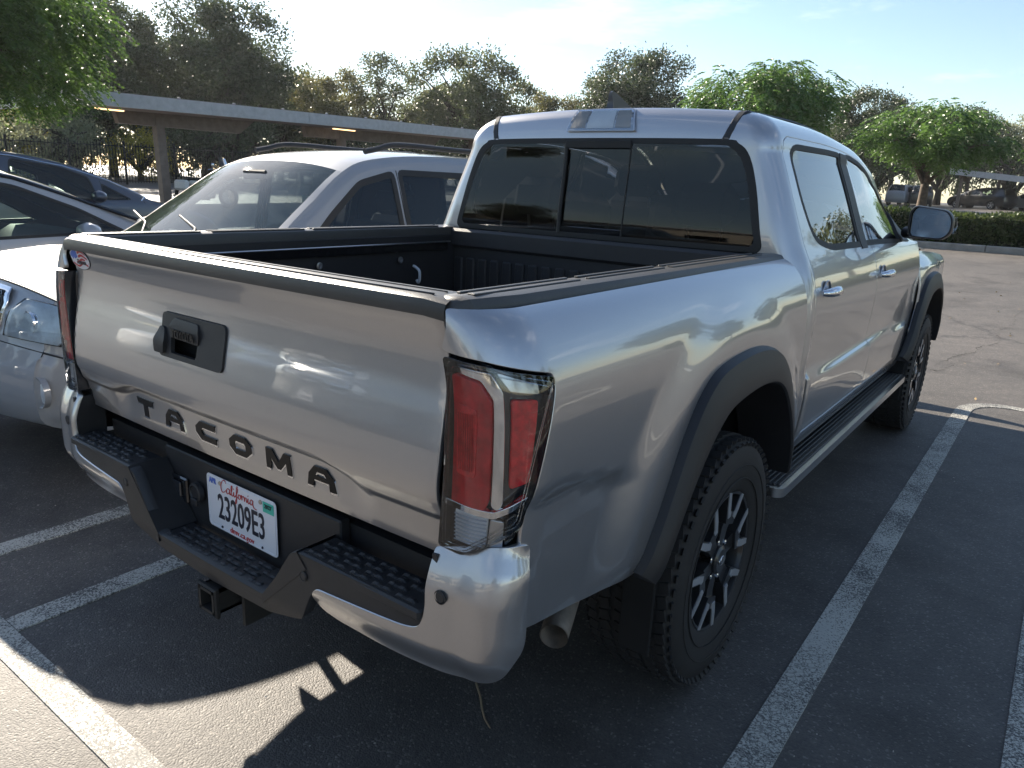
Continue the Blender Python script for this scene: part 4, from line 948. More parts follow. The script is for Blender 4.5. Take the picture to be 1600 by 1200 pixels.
# --- doors
WR_ = [(2.055, 1.335), (2.10, 1.285), (2.20, 1.262), (2.30, 1.250), (2.76, 1.246), (2.75, 1.638), (2.13, 1.634), (2.065, 1.622), (2.034, 1.58), (2.026, 1.44)]
WF_ = [(2.855, 1.248), (3.60, 1.236), (3.72, 1.236), (3.86, 1.300), (3.80, 1.345), (3.66, 1.430), (3.50, 1.510), (3.30, 1.580), (3.12, 1.618), (2.95, 1.636), (2.855, 1.638)]
hr_ = np.array([DD(*p) for p in rnd(WR_, [.04, .04, .04, .04, .02, .03, .04, .04, .04, .04], 3)]); hf_ = np.array([DD(*p) for p in rnd(WF_, .03, 3)])
def inset(P, d):
    P = rs(np.asarray(P), .02); n = len(P); c = P.mean(0); o = []
    ar = 0.5*np.sum(P[:, 0]*np.roll(P[:, 1], -1)-np.roll(P[:, 0], -1)*P[:, 1]); sg = 1 if ar > 0 else -1
    for i in range(n):
        t = P[(i+1) % n]-P[i-1]; t = t/(np.linalg.norm(t)+1e-9); o.append(P[i]+d*sg*np.array([-t[1], t[0]]))
    return np.array(o)
rdp = [Dt(1.947, .53), Dt(1.947, 1.0), Dt(1.947, 1.2), Dt(1.945, 1.45), Dt(1.957, 1.58), Dt(1.98, 1.640), Dt(2.035, 1.663), Dt(2.5, 1.667), Dt(2.885, 1.663), Dt(2.923, 1.45), Dt(2.940, 1.22), Dt(2.940, .50), Dt(2.06, .50)]
fdp = [Dt(2.949, .50), Dt(2.949, 1.22), Dt(2.932, 1.45), Dt(2.890, 1.663), Dt(3.3, 1.647), Dt(3.7, 1.600), Dt(3.95, 1.525), DD(4.080, 1.175), Dt(4.088, 1.0), Dt(4.088, .60), Dt(4.03, .50)]
def door(poly, hole, name, glass, hy):
    d = panel(name, np.array(poly)[::-1] if False else np.array(poly), CW, PAINT, T, holes=[hole], sp=.024, rim=.014)
    g1 = inset(hole, .022)
    panel('window_seal', inset(hole, -.002), CW, RUBBER, d, holes=[g1], sp=.03, rim=.008, off=.0005)
    panel('door_glass', inset(g1, -.004), CW, glass, d, sp=.06, rim=.002, off=-.004)
    hd = MB(); zc = 1.112; xs = float(CW(np.array([Dt(hy, zc)[0]]), np.array([zc]))[0, 0])
    for i in range(1): pass
    L_ = .085; pts = [(xs+.008+.030*math.sin(PI*q)**.6, hy-L_+2*L_*q, zc+.004*math.sin(PI*q)) for q in np.linspace(0, 1, 13)]
    rr = [.010+.009*math.sin(PI*q)**.5 for q in np.linspace(0, 1, 13)]
    hd.tube(pts, rr, 12); h_ = hd.build('door_handle', CHROME, d)
    m = MB(); cup = [(xs-.002, hy+.048*math.cos(a), zc-.004+.042*math.sin(a)) for a in np.linspace(0, 2*PI, 24, endpoint=False)]
    m.add(cup+[(xs+.002, hy, zc)], [(i, (i+1) % 24, 24) for i in range(24)]); m.build('handle_cup', CHROME if False else PAINT, d)
    m = MB(); m.tube([(xs+.0005, hy+.048*math.cos(a), zc-.004+.042*math.sin(a)) for a in np.linspace(0, 2*PI, 28, endpoint=False)], .0035, 6, closed=True); m.build('handle_ring', PAINT, d)
    return d
rd = door(rdp, hr_, 'rear_door', GL_SIDE, 2.085); fd = door(fdp, hf_, 'front_door', GL_SIDE, 3.07)
# black pillar trim between the windows
m = None
pt = panel('pillar_trim', [Dt(2.758, 1.238), Dt(2.862, 1.238), Dt(2.858, 1.648), Dt(2.754, 1.648)], CW, BLACKP, T, sp=.03, rim=.004, off=.0035)
sail = panel('mirror_sail', np.array([DD(3.66, 1.240), DD(3.88, 1.232), DD(3.90, 1.285), DD(3.74, 1.385)]), CW, BLACKP, fd, sp=.03, rim=.01, off=.006)
mirror(rd); mirror(fd); mirror(pt)
# side mirrors
mr = empty('side_mirror'); mr.parent = T
m = MB(); m.tube([(.85, 3.74, 1.285), (.90, 3.70, 1.285), (.95, 3.64, 1.30)], [.030, .032, .035], 12); m.build('mirror_arm', BLACKP, mr)
outl = rnd([(.885, 1.268), (1.055, 1.262), (1.092, 1.30), (1.092, 1.372), (1.060, 1.412), (.905, 1.430), (.882, 1.40)], [.03, .05, .03, .03, .03, .03, .02], 5)
def mir(u, v):
    n = len(outl); i = int(round(u*n)) % n; c = np.array([.985, 1.345]); p = outl[i]
    sc, yy = [(.97, 3.555), (1.0, 3.565), (1.01, 3.60), (.96, 3.645), (.80, 3.685), (.5, 3.71), (.02, 3.72)][int(round(v*6))]
    q = c+(p-c)*sc; return (q[0], yy-.12*(q[0]-.985), q[1])
V, F = grid(mir, len(outl), 7, wrapu=True); mk('mirror_housing', V, F, [PAINT, BLACKP][0], mr, None, 'auto')
m = MB(); o2 = (outl-[.985, 1.345])*.97+[.985, 1.345]; o3 = (outl-[.985, 1.345])*.90+[.985, 1.345]
slab(m, o2, [o3], 0, 1, lambda u, v, w: np.stack([u, 3.556-.12*(u-.985)-.005*w, v], -1)); m.build('mirror_bezel', BLACKP, mr)
m = MB(); slab(m, o3, [], 0, 1, lambda u, v, w: np.stack([u, 3.562-.20*(u-.985)-.004*w+.02*(v-1.345), v], -1)); m.build('mirror_glass', MIRR, mr)
m = MB(); m.tube([(1.095, 3.585, 1.375), (1.10, 3.60, 1.335), (1.093, 3.60, 1.295)], [.004, .009, .004], 8); m.build('turn_signal', LENS, mr)
mirror_empty(mr)
# fenders, hood, nose; unseen nose lengthened to stretch its cast shadow
def FW(y, z):
    x = Xfend(y, z)-.06*ss(5.15, 5.5, y)-.05*ss(1.06, 1.14, z)*ss(4.0, 4.2, y); return np.stack([x, y, z], -1)
ma = mid_arch(YW2)
P = [(4.096, .62), (4.096, 1.0), (4.096, 1.168), (4.5, 1.150), (4.9, 1.125), (5.22, 1.09), (5.40, 1.0), (5.42, .62)]+[(y, z) for y, z in ma[::-1]]
P = [(y, z) for y, z in P]
P = P[:8]+[(YW2+.60, .62)]+[(y, z) for y, z in ma[::-1] if z > .6]
panel_f = panel('front_fender', P[::-1][::-1], FW, PAINT, T, sp=.03, rim=.012, flip=False)
mirror(panel_f)
def HW(x, y):
    e = .80-.10*ss(4.7, 5.3, y); z = pc([4.05, 4.5, 4.9, 5.30, 5.5], [1.185, 1.185, 1.155, 1.10, 1.0])(y)+.035*(1-(x/.8)**2)+.018*ss(.32, .36, np.abs(x))*ss(.62, .42, np.abs(x))*0
    return np.stack([x, y, z-.02*ss(.74, .82, np.abs(x))], -1)
panel('hood', [(-.80, 4.10), (.80, 4.10), (.78, 5.0), (.68, 5.35), (.4, 5.48), (-.4, 5.48), (-.68, 5.35), (-.78, 5.0)], HW, PAINT, T, sp=.06, rim=.01)
m = MB(); m.box((0, 5.42, .88), (1.25, .10, .34), bev=.03); m.build('grille', BLACKP, T)
V, F = grid(lambda u, v: ((u*2-1)*.86, 5.62-.26*abs(u*2-1)**2.4-.04*(v*2-1)**2, .42+.30*v), 21, 6); mk('front_bumper', V, [f[::-1] for f in F], PAINT, T, None, True)
for s_ in (-1, 1): MB().box((s_*.66, 5.30, .95), (.22, .20, .16), bev=.04).build('headlight', LAMPW, T)
# windshield
def WS(u, v):
    y = 3.20+.95*v; z = float(_drop(y)); X = (.705-.135*(1-.70*float(ss(3.0, 4.1, y))))-.03; x = (u*2-1)*X
    return (x, y+.10*(1-(u*2-1)**2)*1.0*(v), 1.745-z+.03*(1-(u*2-1)**2))
V, F = grid(WS, 15, 9); mk('windshield', V, F, GL_FRONT, T, None, True)
m = MB(); m.box((0, 4.12, 1.165), (1.44, .22, .03)); m.build('cowl', BLACKP, T)
# interior
DASH = plain('dash_plastic', (.03, .03, .032), rough=.7)
it = empty('cab_interior'); it.parent = T
m = MB(); m.box((0, 3.0, .62), (1.66, 2.2, .05)); m.box((0, 1.93, .90), (1.50, .04, .62)); m.build('cab_floor', DASH, it)
V, F = grid(lambda u, v: ((u*2-1)*.70, 3.65+.55*v, .85+.32*min(1, v*1.8+.15)**.6), 9, 8); mk('dashboard', V, F, DASH, it, None, True)
m = MB(); 
for s_ in (-1, 1): MB().box((s_*.835, 3.0, .86), (.02, 2.1, .56)).build('door_lining', DASH, it)
m = MB(); c0 = np.array([-.38, 3.42, 1.10]); ax = np.array([0, -.85, .52]); ux = np.array([1, 0, 0]); vx = np.cross(ax, ux)
m.tube([c0+.185*(math.cos(a)*ux+math.sin(a)*vx) for a in np.linspace(0, 2*PI, 32, endpoint=False)], .014, 8, closed=True)
for a in (0, PI, -PI/2): m.tube([c0, c0+.18*(math.cos(a)*ux+math.sin(a)*vx)], .016, 6)
m.tube([c0, c0-.3*ax*[1, 1, 1]], .03, 8); m.build('steering_wheel', DASH, it)
def seat(x, y, par, w=.50, sc=1.0, hrz=1.47):
    s = empty('seat'); s.parent = par
    m = MB(); m.box((x, y+.28, .86), (w, .52, .16), bev=.05); m.build('cushion', CLOTH, s)
    m = MB(); rot = [[1, 0, 0], [0, math.cos(.2), math.sin(.2)], [0, -math.sin(.2), math.cos(.2)]]
    m.box((x, y-.02, 1.12), (w, .13, .62), bev=.055, rot=rot); m.build('seat_back', CLOTH, s)
    m = MB(); m.box((x, y-.10, hrz), (.27, .10, .17), bev=.045, rot=rot); m.build('headrest', CLOTH, s)
    m = MB()
    for q in (-.07, .07): m.tube([(x+q, y-.09, hrz-.02), (x+q, y-.075, hrz-.14)], .007, 6)
    m.build('headrest_post', SATIN, s)
    return s
for x in (-.38, .38): seat(x, 3.05, it, hrz=1.495)
for x in (-.40, .40): seat(x, 2.15, it, w=.60, hrz=1.40)
m = MB(); m.box((0, 3.72, 1.60), (.22, .02, .07), bev=.01); m.build('inner_mirror', DASH, it)
# ------------------------------------------------------------ other vehicles
CAR_T = plain('small_tyre', (.018, .018, .018), rough=.75); ALLOY = plain('alloy', (.42, .43, .45), rough=.3, metal=.9)
HLGLASS = plain('headlamp_reflector', (.66, .72, .76), rough=.3, metal=.35, var=.25, nsc=12)
CGLASS = glass_mat('car_window', (.62, .72, .68), ior=1.5, film=.05, filmcol=(.5, .55, .5)); CGLASSD = glass_mat('car_window_tinted', (.48, .52, .54), ior=1.5)
DUSTY = glass_mat('dusty_windshield', (.62, .70, .68), ior=1.5, film=.19, filmcol=(.42, .54, .49))
def simple_wheel(parent, x, y, r, sgn, detail=True):
    w = empty('wheel'); w.parent = parent; w.location = (x, y, r)
    MB().lathe([(sgn*-.10, r*.62), (sgn*-.10, r*.92), (sgn*-.07, r), (sgn*.07, r), (sgn*.095, r*.93), (sgn*.10, r*.80), (sgn*.09, r*.66)][::-sgn], 32, 'x').build('tyre', CAR_T, w)
    m = MB(); m.lathe([(sgn*.085, r*.67), (sgn*.06, r*.63), (sgn*.03, r*.2), (sgn*.05, .001)][::sgn], 32, 'x'); m.build('rim_well', DARK, w)
    if detail:
        m = MB(); m.lathe([(sgn*.088, r*.66), (sgn*.094, r*.64), (sgn*.085, r*.59)][::sgn], 32, 'x')
        for i in range(5):
            a = 2*PI*i/5; ca, sa = math.cos(a), math.sin(a); m.box((sgn*.075, -sa*r*.33, ca*r*.33), (.025, r*.17, r*.62), rot=[[1, 0, 0], [0, ca, -sa], [0, sa, ca]])
        m.lathe([(sgn*.07, r*.14), (sgn*.09, r*.12), (sgn*.092, .001)][::sgn], 16, 'x'); m.build('rim', ALLOY, w)
    return w
def compact(V, F):
    u = sorted({i for f in F for i in f}); m = {a: b for b, a in enumerate(u)}; return V[u], [tuple(m[i] for i in f) for f in F]
class Car:
    def __init__(s, name, label, cat, group, loc, rz, L_, W, edge, paint, wheels, wr, windows, prof, glass=None, glassf=None, sp=.06, rise=(), nosew=.16, tailw=.12, detail=True, round_=.07, crown=.10, pillar=.93, seal=.018):
        s.root = empty(name, (0, 0, 0), 0, label, cat, group); s.L = L_; s.W = W; s.paint = paint; glass = glass or CGLASS; glassf = glassf or glass
        s.E = smoothpoly([e[:2] for e in edge], 5); tags = []
        for i in range(len(edge)-1): tags += [edge[i][2]]*5
        s.prof = pc(*prof); s.r = round_; s.nosew = nosew; s.tailw = tailw
        s.OUT = s.E
        poly = list(map(tuple, s.E)); yf, yr = wheels; zb = edge[-1][1]
        def arc(yc): return [(yc+(wr+.05)*math.cos(a), max(zb, wr+(wr+.05)*math.sin(a))) for a in np.linspace(PI, 0, 13)]
        poly += [(yr-wr-.05, zb)]+arc(yr)[1:-1]+[(yr+wr+.05, zb), (yf-wr-.05, zb)]+arc(yf)[1:-1]+[(yf+wr+.05, zb)]
        poly = np.array(poly)
        holes = [rnd(w, .05, 3) for w in windows]
        b = panel('body_side', poly, s.S, paint, s.root, holes=holes, sp=sp, rim=.02, flip=False, lines=s.inl(sp) if detail else ())
        for h in holes:
            g = inset(h, seal) if detail else h
            if detail: panel('window_seal', inset(h, -.002), s.S, RUBBER, b, holes=[g], sp=sp, rim=.008, off=.001)
            panel('window_pane', inset(g, -.003), s.S, glass, b, sp=sp*2, rim=0, off=-.004)
        s.side = b
        # the strip that runs over the car from bumper to bumper
        nseg = len(s.E); NU = 21; ar = np.concatenate([[0], np.cumsum(np.linalg.norm(np.diff(s.E, axis=0), axis=1))]); s.ar = ar; s.crown = crown
        s.ey = lambda t: np.interp(t, ar, s.E[:, 0]); s.ez = lambda t: np.interp(t, ar, s.E[:, 1])
        for tg_ in dict.fromkeys(tags):
            ii = [i for i, q in enumerate(tags) if q == tg_]; i0, i1 = min(ii), max(ii)+1
            ts = np.linspace(ar[i0], ar[i1], max(4, int((ar[i1]-ar[i0])/.09)))
            us = np.concatenate([[-1, -.97, pillar*-1], np.linspace(-pillar+.06, pillar-.06, NU-6), [pillar, .97, 1]])
            V = np.array([s.top(u*s.hw(t), t) for t in ts for u in us]); nu = len(us)
            F = [((i+1)*nu+j, (i+1)*nu+j+1, i*nu+j+1, i*nu+j) for i in range(len(ts)-1) for j in range(nu-1)]
            if 'glass' in tg_:
                gm = []; bm = []
                for f in F:
                    j = f[3] % nu
                    (bm if (j < 2 or j >= nu-3) else gm).append(f)
                mk('windshield' if tg_ == 'glassf' else 'rear_glass', *compact(V, gm), glassf if tg_ == 'glassf' else glass, s.root, None, True)
                [mk('pillar', *compact(V, [f for f in bm if (f[3] % nu < nu//2) == q]), paint, s.root, None, True) for q in (True, False)]
            else: mk(tg_ if tg_ in ('hood', 'roof', 'tailgate', 'front_bumper', 'rear_bumper') else 'body_panel', V, F, paint, s.root, None, True)
        mirror(b)
        for (y, f_) in ((yf, 1), (yr, 0)):
            for sg in (-1, 1):
                simple_wheel(s.root, sg*(W-.13), y, wr, sg, detail)
                m = MB(); q = [(y+(wr+.06)*math.cos(a), wr+(wr+.06)*math.sin(a)) for a in np.linspace(-.2, PI+.2, 14)]; k = len(q)
                m.add([(sg*(W-.03), a, b_) for a, b_ in q]+[(sg*(W-.35), a, b_) for a, b_ in q], [(i, i+1, k+i+1, k+i) for i in range(k-1)]+[tuple(range(k, 2*k))]); m.build('wheel_well', DARK, s.root)
        MB().box((0, L_/2, zb+.07), (2*W-.3, L_-.5, .12)).build('underbody', FRAME, s.root)
        s.root.location = loc; s.root.rotation_euler = (0, 0, rz)
    def S(s, y, z):
        y = np.asarray(y, float); z = np.asarray(z, float)
        x = s.W+s.prof(z)-s.nosew*ss(s.L-.85, s.L+.25, y)**1.3-s.tailw*ss(.75, -.2, y)
        d = segd2(s.E, np.stack([y.ravel(), z.ravel()], 1)).reshape(y.shape); q = np.clip(1-d/s.r, 0, 1)
        return np.stack([x-.6*s.r*q*q, y, z], -1)
    def inl(s, sp):
        T_ = np.gradient(s.E, axis=0); T_ /= np.linalg.norm(T_, axis=1, keepdims=True)+1e-9; N_ = np.stack([-T_[:, 1], T_[:, 0]], 1); return [(s.E+N_*q)[10:-10] for q in (s.r*.33, s.r*.66, s.r)]
    def hw(s, t):
        return float(s.S(np.array([s.ey(t)]), np.array([s.ez(t)]))[0, 0])
    def top(s, x, t):
        h = s.hw(t); u = x/h; y = float(s.ey(t)); z = float(s.ez(t)); e = .01
        ty = float(s.ey(t+e)-s.ey(t-e)); tz = float(s.ez(t+e)-s.ez(t-e)); n = math.hypot(ty, tz)+1e-9; ny_, nz_ = tz/n, -ty/n
        c = s.crown*(1-abs(u)**2.6); c *= (.30+.70*abs(ny_))
        return (x, y+ny_*c, z+nz_*c)
    def topf(s):
        def f(x, t):
            x, t = np.broadcast_arrays(np.asarray(x, float), np.asarray(t, float)); return np.array([s.top(a, b) for a, b in zip(x.ravel(), t.ravel())]).reshape(x.shape+(3,))
        return f
    def t_at(s, z, front=True):
        k = int(np.argmax(s.E[:, 1])); return float(np.interp(z, s.E[:k+1, 1], s.ar[:k+1]))
def segd2(P, Q):
    d = np.full(len(Q), 1e9)
    for i in range(len(P)-1):
        a = P[i]; b = P[i+1]; ab = b-a; t = np.clip(((Q-a)@ab)/(ab@ab+1e-12), 0, 1); d = np.minimum(d, np.linalg.norm(Q-a-t[:, None]*ab, axis=1))
    return d
def seam(car, pts, sgns=(1, -1), r=.0035):
    for sg in sgns:
        P = np.array(pts, float); A = car.S(P[:, 0], P[:, 1]); A[:, 0] = (A[:, 0]+.0005)*sg; MB().tube(A, r, 5).build('door_gap', RUBBER, car.root)
def ear(car, y, z, paint, s_=1.0):
    for sg in (1, -1):
        x = float(car.S(np.array([y]), np.array([z]))[0, 0]); m = MB()
        m.lathe([(y-.055*s_, .001), (y-.05*s_, .055*s_), (y, .078*s_), (y+.06*s_, .06*s_), (y+.09*s_, .001)], 16, 'y', (0, 0, 0)); V = np.concatenate(m.V); V[:, 0] = V[:, 0]*1.5+sg*(x+.13); V[:, 2] = V[:, 2]*1.0+z+.04
        mk('side_mirror', V, m.F, paint, car.root, None, True); MB().tube([(sg*(x-.01), y+.03, z), (sg*(x+.08), y+.02, z+.02)], .022, 8).build('mirror_arm', BLACKP, car.root)
def inseats(car, ys, w=.5, z0=.0, h=1.25):
    it_ = empty('interior'); it_.parent = car.root
    m = MB(); m.box((0, (ys[0]+ys[-1])/2+.2, .50+z0), (2*car.W-.25, abs(ys[0]-ys[-1])+2.0, .05)); m.build('floor', DASH, it_)
    for y in ys:
        for x in (-.36, .36):
            m = MB(); rot = [[1, 0, 0], [0, math.cos(.2), math.sin(.2)], [0, -math.sin(.2), math.cos(.2)]]
            m.box((x, y, .82+z0), (w, .12, .55), bev=.05, rot=rot); m.box((x, y+.28, .62+z0), (w, .5, .14), bev=.04); m.build('seat', CLOTH, it_)
            m = MB(); m.box((x, y-.07, h), (.25, .10, .16), bev=.04, rot=rot); m.build('headrest', CLOTH, it_)
    return it_
def dash_(car, y, z, it_, side=-1):
    V, F = grid(lambda u, v: ((u*2-1)*(car.W-.2), y+.45*v, z-.22+.22*min(1, v*2)**.6), 9, 7); mk('dashboard', V, F, DASH, it_, None, True)
    m = MB(); c0 = np.array([side*.36, y-.12, z-.06]); ux = np.array([1, 0, 0]); vx = np.array([0, .5, .86]); m.tube([c0+.18*(math.cos(a)*ux+math.sin(a)*vx) for a in np.linspace(0, 2*PI, 24, endpoint=False)], .014, 6, closed=True)
    m.tube([c0-.17*ux, c0+.17*ux], .02, 6); m.build('steering_wheel', DASH, it_)
PROF = ([.15, .25, .45, .70, .85, .95, 1.05, 1.30, 1.55, 1.8], [-.08, -.04, -.005, 0, -.012, -.035, -.085, -.185, -.27, -.33])
# silver compact SUV, nose towards the camera
SILV2 = car_paint('silver_paint_suv', (.27, .285, .31), metal=.12, rough=.5, dust=.08)
Ls = 4.20
e_suv = [(Ls-.20, .27, 'front_bumper'), (Ls-.03, .34, 'front_bumper'), (Ls, .50, 'front_bumper'), (Ls-.02, .62, 'front_bumper'), (Ls-.05, .655, 'front_bumper'), (Ls-.075, .775, 'front_bumper'), (Ls-.13, .885, 'hood'), (Ls-.30, .938, 'hood'), (Ls-.65, .975, 'hood'), (Ls-1.05, 1.01, 'glassf'), (Ls-1.45, 1.26, 'glassf'), (Ls-1.78, 1.475, 'roof'), (Ls-2.05, 1.56, 'roof'), (Ls-2.6, 1.605, 'roof'), (Ls-3.4, 1.60, 'roof'), (Ls-3.85, 1.56, 'glassr'), (Ls-4.08, 1.12, 'rear_bumper'), (0.03, .95, 'rear_bumper'), (.0, .5, 'rear_bumper'), (.12, .27, 'rear_bumper')]
suvp = ([.2, .3, .45, .60, .75, .88, .97, 1.05, 1.25, 1.45, 1.62], [-.06, -.03, 0, 0, -.005, -.015, -.04, -.075, -.135, -.195, -.26])
suv = Car('parked_suv', 'silver compact SUV with roof rails and dusty windshield, nose towards the camera beside the pickup', 'SUV', None, (-2.56, .42+Ls, 0), PI, Ls, .8675, e_suv, SILV2, (Ls-.83, Ls-3.32), .345,
          [[(Ls-1.28, .98), (Ls-1.60, 1.245), (Ls-1.86, 1.43), (Ls-2.17, 1.50), (Ls-2.17, .965)], [(Ls-2.20, .965), (Ls-2.20, 1.505), (Ls-3.02, 1.505), (Ls-3.02, .97)], [(Ls-3.10, .995), (Ls-3.10, 1.47), (Ls-3.66, 1.43), (Ls-3.72, 1.05)]],
          suvp, glass=CGLASSD, glassf=DUSTY, sp=.032, seal=.034, nosew=.17, crown=.10, round_=.06)
# local y of the SUV grows towards its nose
seam(suv, [(Ls-2.19, 1.50), (Ls-2.19, .9), (Ls-2.19, .35)]); seam(suv, [(Ls-1.22, 1.0), (Ls-1.18, .8), (Ls-1.24, .4)]); seam(suv, [(Ls-3.05, 1.48), (Ls-3.05, 1.0), (Ls-2.9, .7)])
its = inseats(suv, [Ls-2.35, Ls-3.2], h=1.29, z0=.08); dash_(suv, Ls-1.62, 1.02, its, -1)
tf = suv.topf(); tt = suv.t_at
def tp(poly): return np.array([(x, tt(z)) for x, z in poly])
for sg in (1, -1):
    q = tp([(.47, .70), (.78, .700), (.80, .72), (.80, .835), (.74, .868), (.56, .855), (.49, .80)]); q[:, 0] *= sg
    panel('headlight_housing', q[::-sg], tf, RUBBER, suv.root, sp=.04, rim=.004, off=.003, flip=True)
    hl = panel('headlight', (q-q.mean(0))[::-sg]*.94+q.mean(0), tf, HLGLASS, suv.root, sp=.03, rim=.01, off=.012, flip=True)
    panel('headlight_lens', (q-q.mean(0))[::-sg]*.95+q.mean(0), tf, LENS, hl, sp=.04, rim=.012, off=.022, flip=True)
    P = suv.top(sg*.62, tt(.775)); m = MB(); m.lathe([(P[1]-.03, .050), (P[1]+.014, .052), (P[1]+.012, .046), (P[1]-.025, .03), (P[1]-.03, .001)], 20, 'y', (P[0], 0, P[2])); m.build('headlight_bowl', CHROME, hl)
    P = suv.top(sg*.70, tt(.49)); m = MB(); m.lathe([(P[1]-.03, .070), (P[1]-.004, .070), (P[1]-.008, .060), (P[1]-.03, .055)], 24, 'y', (P[0], 0, P[2])); m.build('fog_light_bezel', SILV2, suv.root)
    m = MB(); m.lathe([(P[1]-.022, .058), (P[1]-.014, .04), (P[1]-.011, .001)], 24, 'y', (P[0], 0, P[2])); m.build('fog_light', HLGLASS, suv.root)
    q = tp([(.50, .40), (.68, .40), (.74, .55), (.44, .55), (.40, .50)]); q[:, 0] *= sg
q = tp([(-.38, .675), (.38, .675), (.425, .73), (.44, .83), (.41, .868), (-.41, .868), (-.44, .83), (-.425, .73)]); panel('grille_frame', q, tf, CHROME, suv.root, sp=.05, rim=.01, off=.006, flip=True)
q2 = (q-q.mean(0))*[.95, .88]+q.mean(0); gr = panel('grille', q2, tf, RUBBER, suv.root, sp=.05, rim=.004, off=.009, flip=True)
m = MB()
for zz in np.arange(.688, .86, .020):
    m.tube([np.array(suv.top(x, tt(zz+(.010 if i % 2 else 0))))+[0, .012, 0] for i, x in enumerate(np.arange(-.40, .41, .018))], .0035, 4)
m.build('grille_mesh', GLOSSB, gr, kind='stuff')
m = MB(); m.tube([np.array(suv.top(x, tt(.772)))+[0, .016, 0] for x in np.linspace(-.425, .425, 13)], .020, 8); m.build('grille_bar', GLOSSB, gr)
q = tp([(-.34, .385), (.34, .385), (.42, .47), (-.42, .47)]); panel('lower_intake', q, tf, DARK, suv.root, sp=.05, rim=.002, off=.004, flip=True)
P0 = tt(.880); m = MB(); m.tube([np.array(suv.top(x, P0))+[0, .002, .001] for x in np.linspace(-.78, .78, 19)], .0045, 6); m.build('hood_gap', RUBBER, suv.root)
P0 = tt(.660); m = MB(); m.tube([np.array(suv.top(x, P0))+[0, .002, .001] for x in np.linspace(-.80, .80, 19)], .004, 6); m.build('bumper_gap', RUBBER, suv.root)
for sg in (1, -1):
    pts = []; 
    for y in (Ls-2.02, Ls-2.12, Ls-2.3, Ls-2.8, Ls-3.3, Ls-3.6, Ls-3.72):
        z = float(np.interp(-y, -suv.E[:70, 0], suv.E[:70, 1])); pts.append((sg*.56, y, 1.585+(.055 if Ls-3.65 < y < Ls-2.2 else .02 if y > Ls-3.7 and y < Ls-2.05 else .0)+.02))
    MB().tube(smoothpoly(pts, 5), .018, 8).build('roof_rail', BLACKP if sg < 2 else CHROME, suv.root)
for a in (-.25, .30):
    MB().tube([(a, Ls-1.03, 1.075), (a+.12, Ls-1.12, 1.13), (a+.45, Ls-1.22, 1.18)], .007, 6).build('wiper', RUBBER, suv.root)
ear(suv, Ls-1.42, 1.02, SILV2); MB().box((0, Ls-1.62, 1.44), (.24, .02, .06), bev=.015).build('inner_mirror', DASH, suv.root)
MB().box((-.60, Ls-1.55, 1.30), (.10, .004, .07)).build('windshield_tag', plain('paper_tag', (.62, .62, .45), rough=.7), suv.root)
# silver hatchback behind it
Lh = 4.5
e_sed = [(Lh-.15, .22, 'front_bumper'), (Lh, .40, 'front_bumper'), (Lh-.04, .62, 'hood'), (Lh-.30, .80, 'hood'), (Lh-.85, .915, 'hood'), (Lh-1.12, .955, 'glassf'), (Lh-1.65, 1.20, 'glassf'), (Lh-2.10, 1.365, 'roof'), (Lh-2.6, 1.445, 'roof'), (Lh-3.1, 1.44, 'roof'), (Lh-3.5, 1.38, 'glassr'), (.30, 1.02, 'rear_bumper'), (.05, .95, 'rear_bumper'), (0, .55, 'rear_bumper'), (.15, .25, 'rear_bumper')]
SILV3 = car_paint('silver_paint_hatchback', (.33, .34, .36), metal=.35, rough=.4, dust=.1)
sed = Car('parked_hatchback', 'silver hatchback with sloping roofline, only its front door window and mirror showing at the left', 'car', None, (-5.25, -.98, 0), 0, Lh, .87, e_sed, SILV3, (Lh-.85, .85), .32,
          [[(Lh-1.38, .955), (Lh-1.70, 1.135), (Lh-2.1, 1.295), (Lh-2.55, 1.375), (Lh-2.62, .915)], [(Lh-2.72, .915), (Lh-2.66, 1.38), (Lh-3.2, 1.36), (Lh-3.55, 1.24), (Lh-3.6, .95)]], PROF, sp=.06, round_=.05)
it2 = inseats(sed, [Lh-2.75, Lh-3.5], h=1.16); dash_(sed, Lh-1.9, .93, it2, -1); ear(sed, Lh-1.75, .93, SILV3)
seam(sed, [(Lh-2.67, 1.38), (Lh-2.67, .9), (Lh-2.67, .35)]); seam(sed, [(Lh-1.30, .93), (Lh-1.25, .7), (Lh-1.3, .35)])
m = MB(); P = np.array([(Lh-1.05, .965), (Lh-1.35, 1.075), (Lh-1.70, 1.205), (Lh-2.10, 1.345), (Lh-2.6, 1.425), (Lh-3.1, 1.42)]); A = sed.S(P[:, 0], P[:, 1]); A[:, 0] += .004; m.tube(A, .016, 6); m.build('roof_dark_strip', GLOSSB, sed.root)  # black strip stands for the backlit, dark roof edge and pillar
# dark grey-blue people carrier
Lv = 4.62
e_van = [(Lv-.15, .22, 'front_bumper'), (Lv, .42, 'front_bumper'), (Lv-.05, .68, 'hood'), (Lv-.30, .86, 'hood'), (Lv-.80, .99, 'hood'), (Lv-1.02, 1.035, 'glassf'), (Lv-1.55, 1.30, 'glassf'), (Lv-2.05, 1.47, 'roof'), (Lv-2.6, 1.565, 'roof'), (Lv-3.3, 1.60, 'roof'), (Lv-3.9, 1.58, 'roof'), (Lv-4.3, 1.52, 'glassr'), (.06, 1.10, 'rear_bumper'), (.0, .95, 'rear_bumper'), (0, .5, 'rear_bumper'), (.15, .24, 'rear_bumper')]
DKB = car_paint('slate_paint', (.062, .072, .098), metal=.5, rough=.28, dust=.10)
PROFV = ([.15, .25, .45, .70, .90, 1.02, 1.10, 1.30, 1.50, 1.7], [-.08, -.04, -.005, 0, -.01, -.03, -.06, -.13, -.20, -.27])
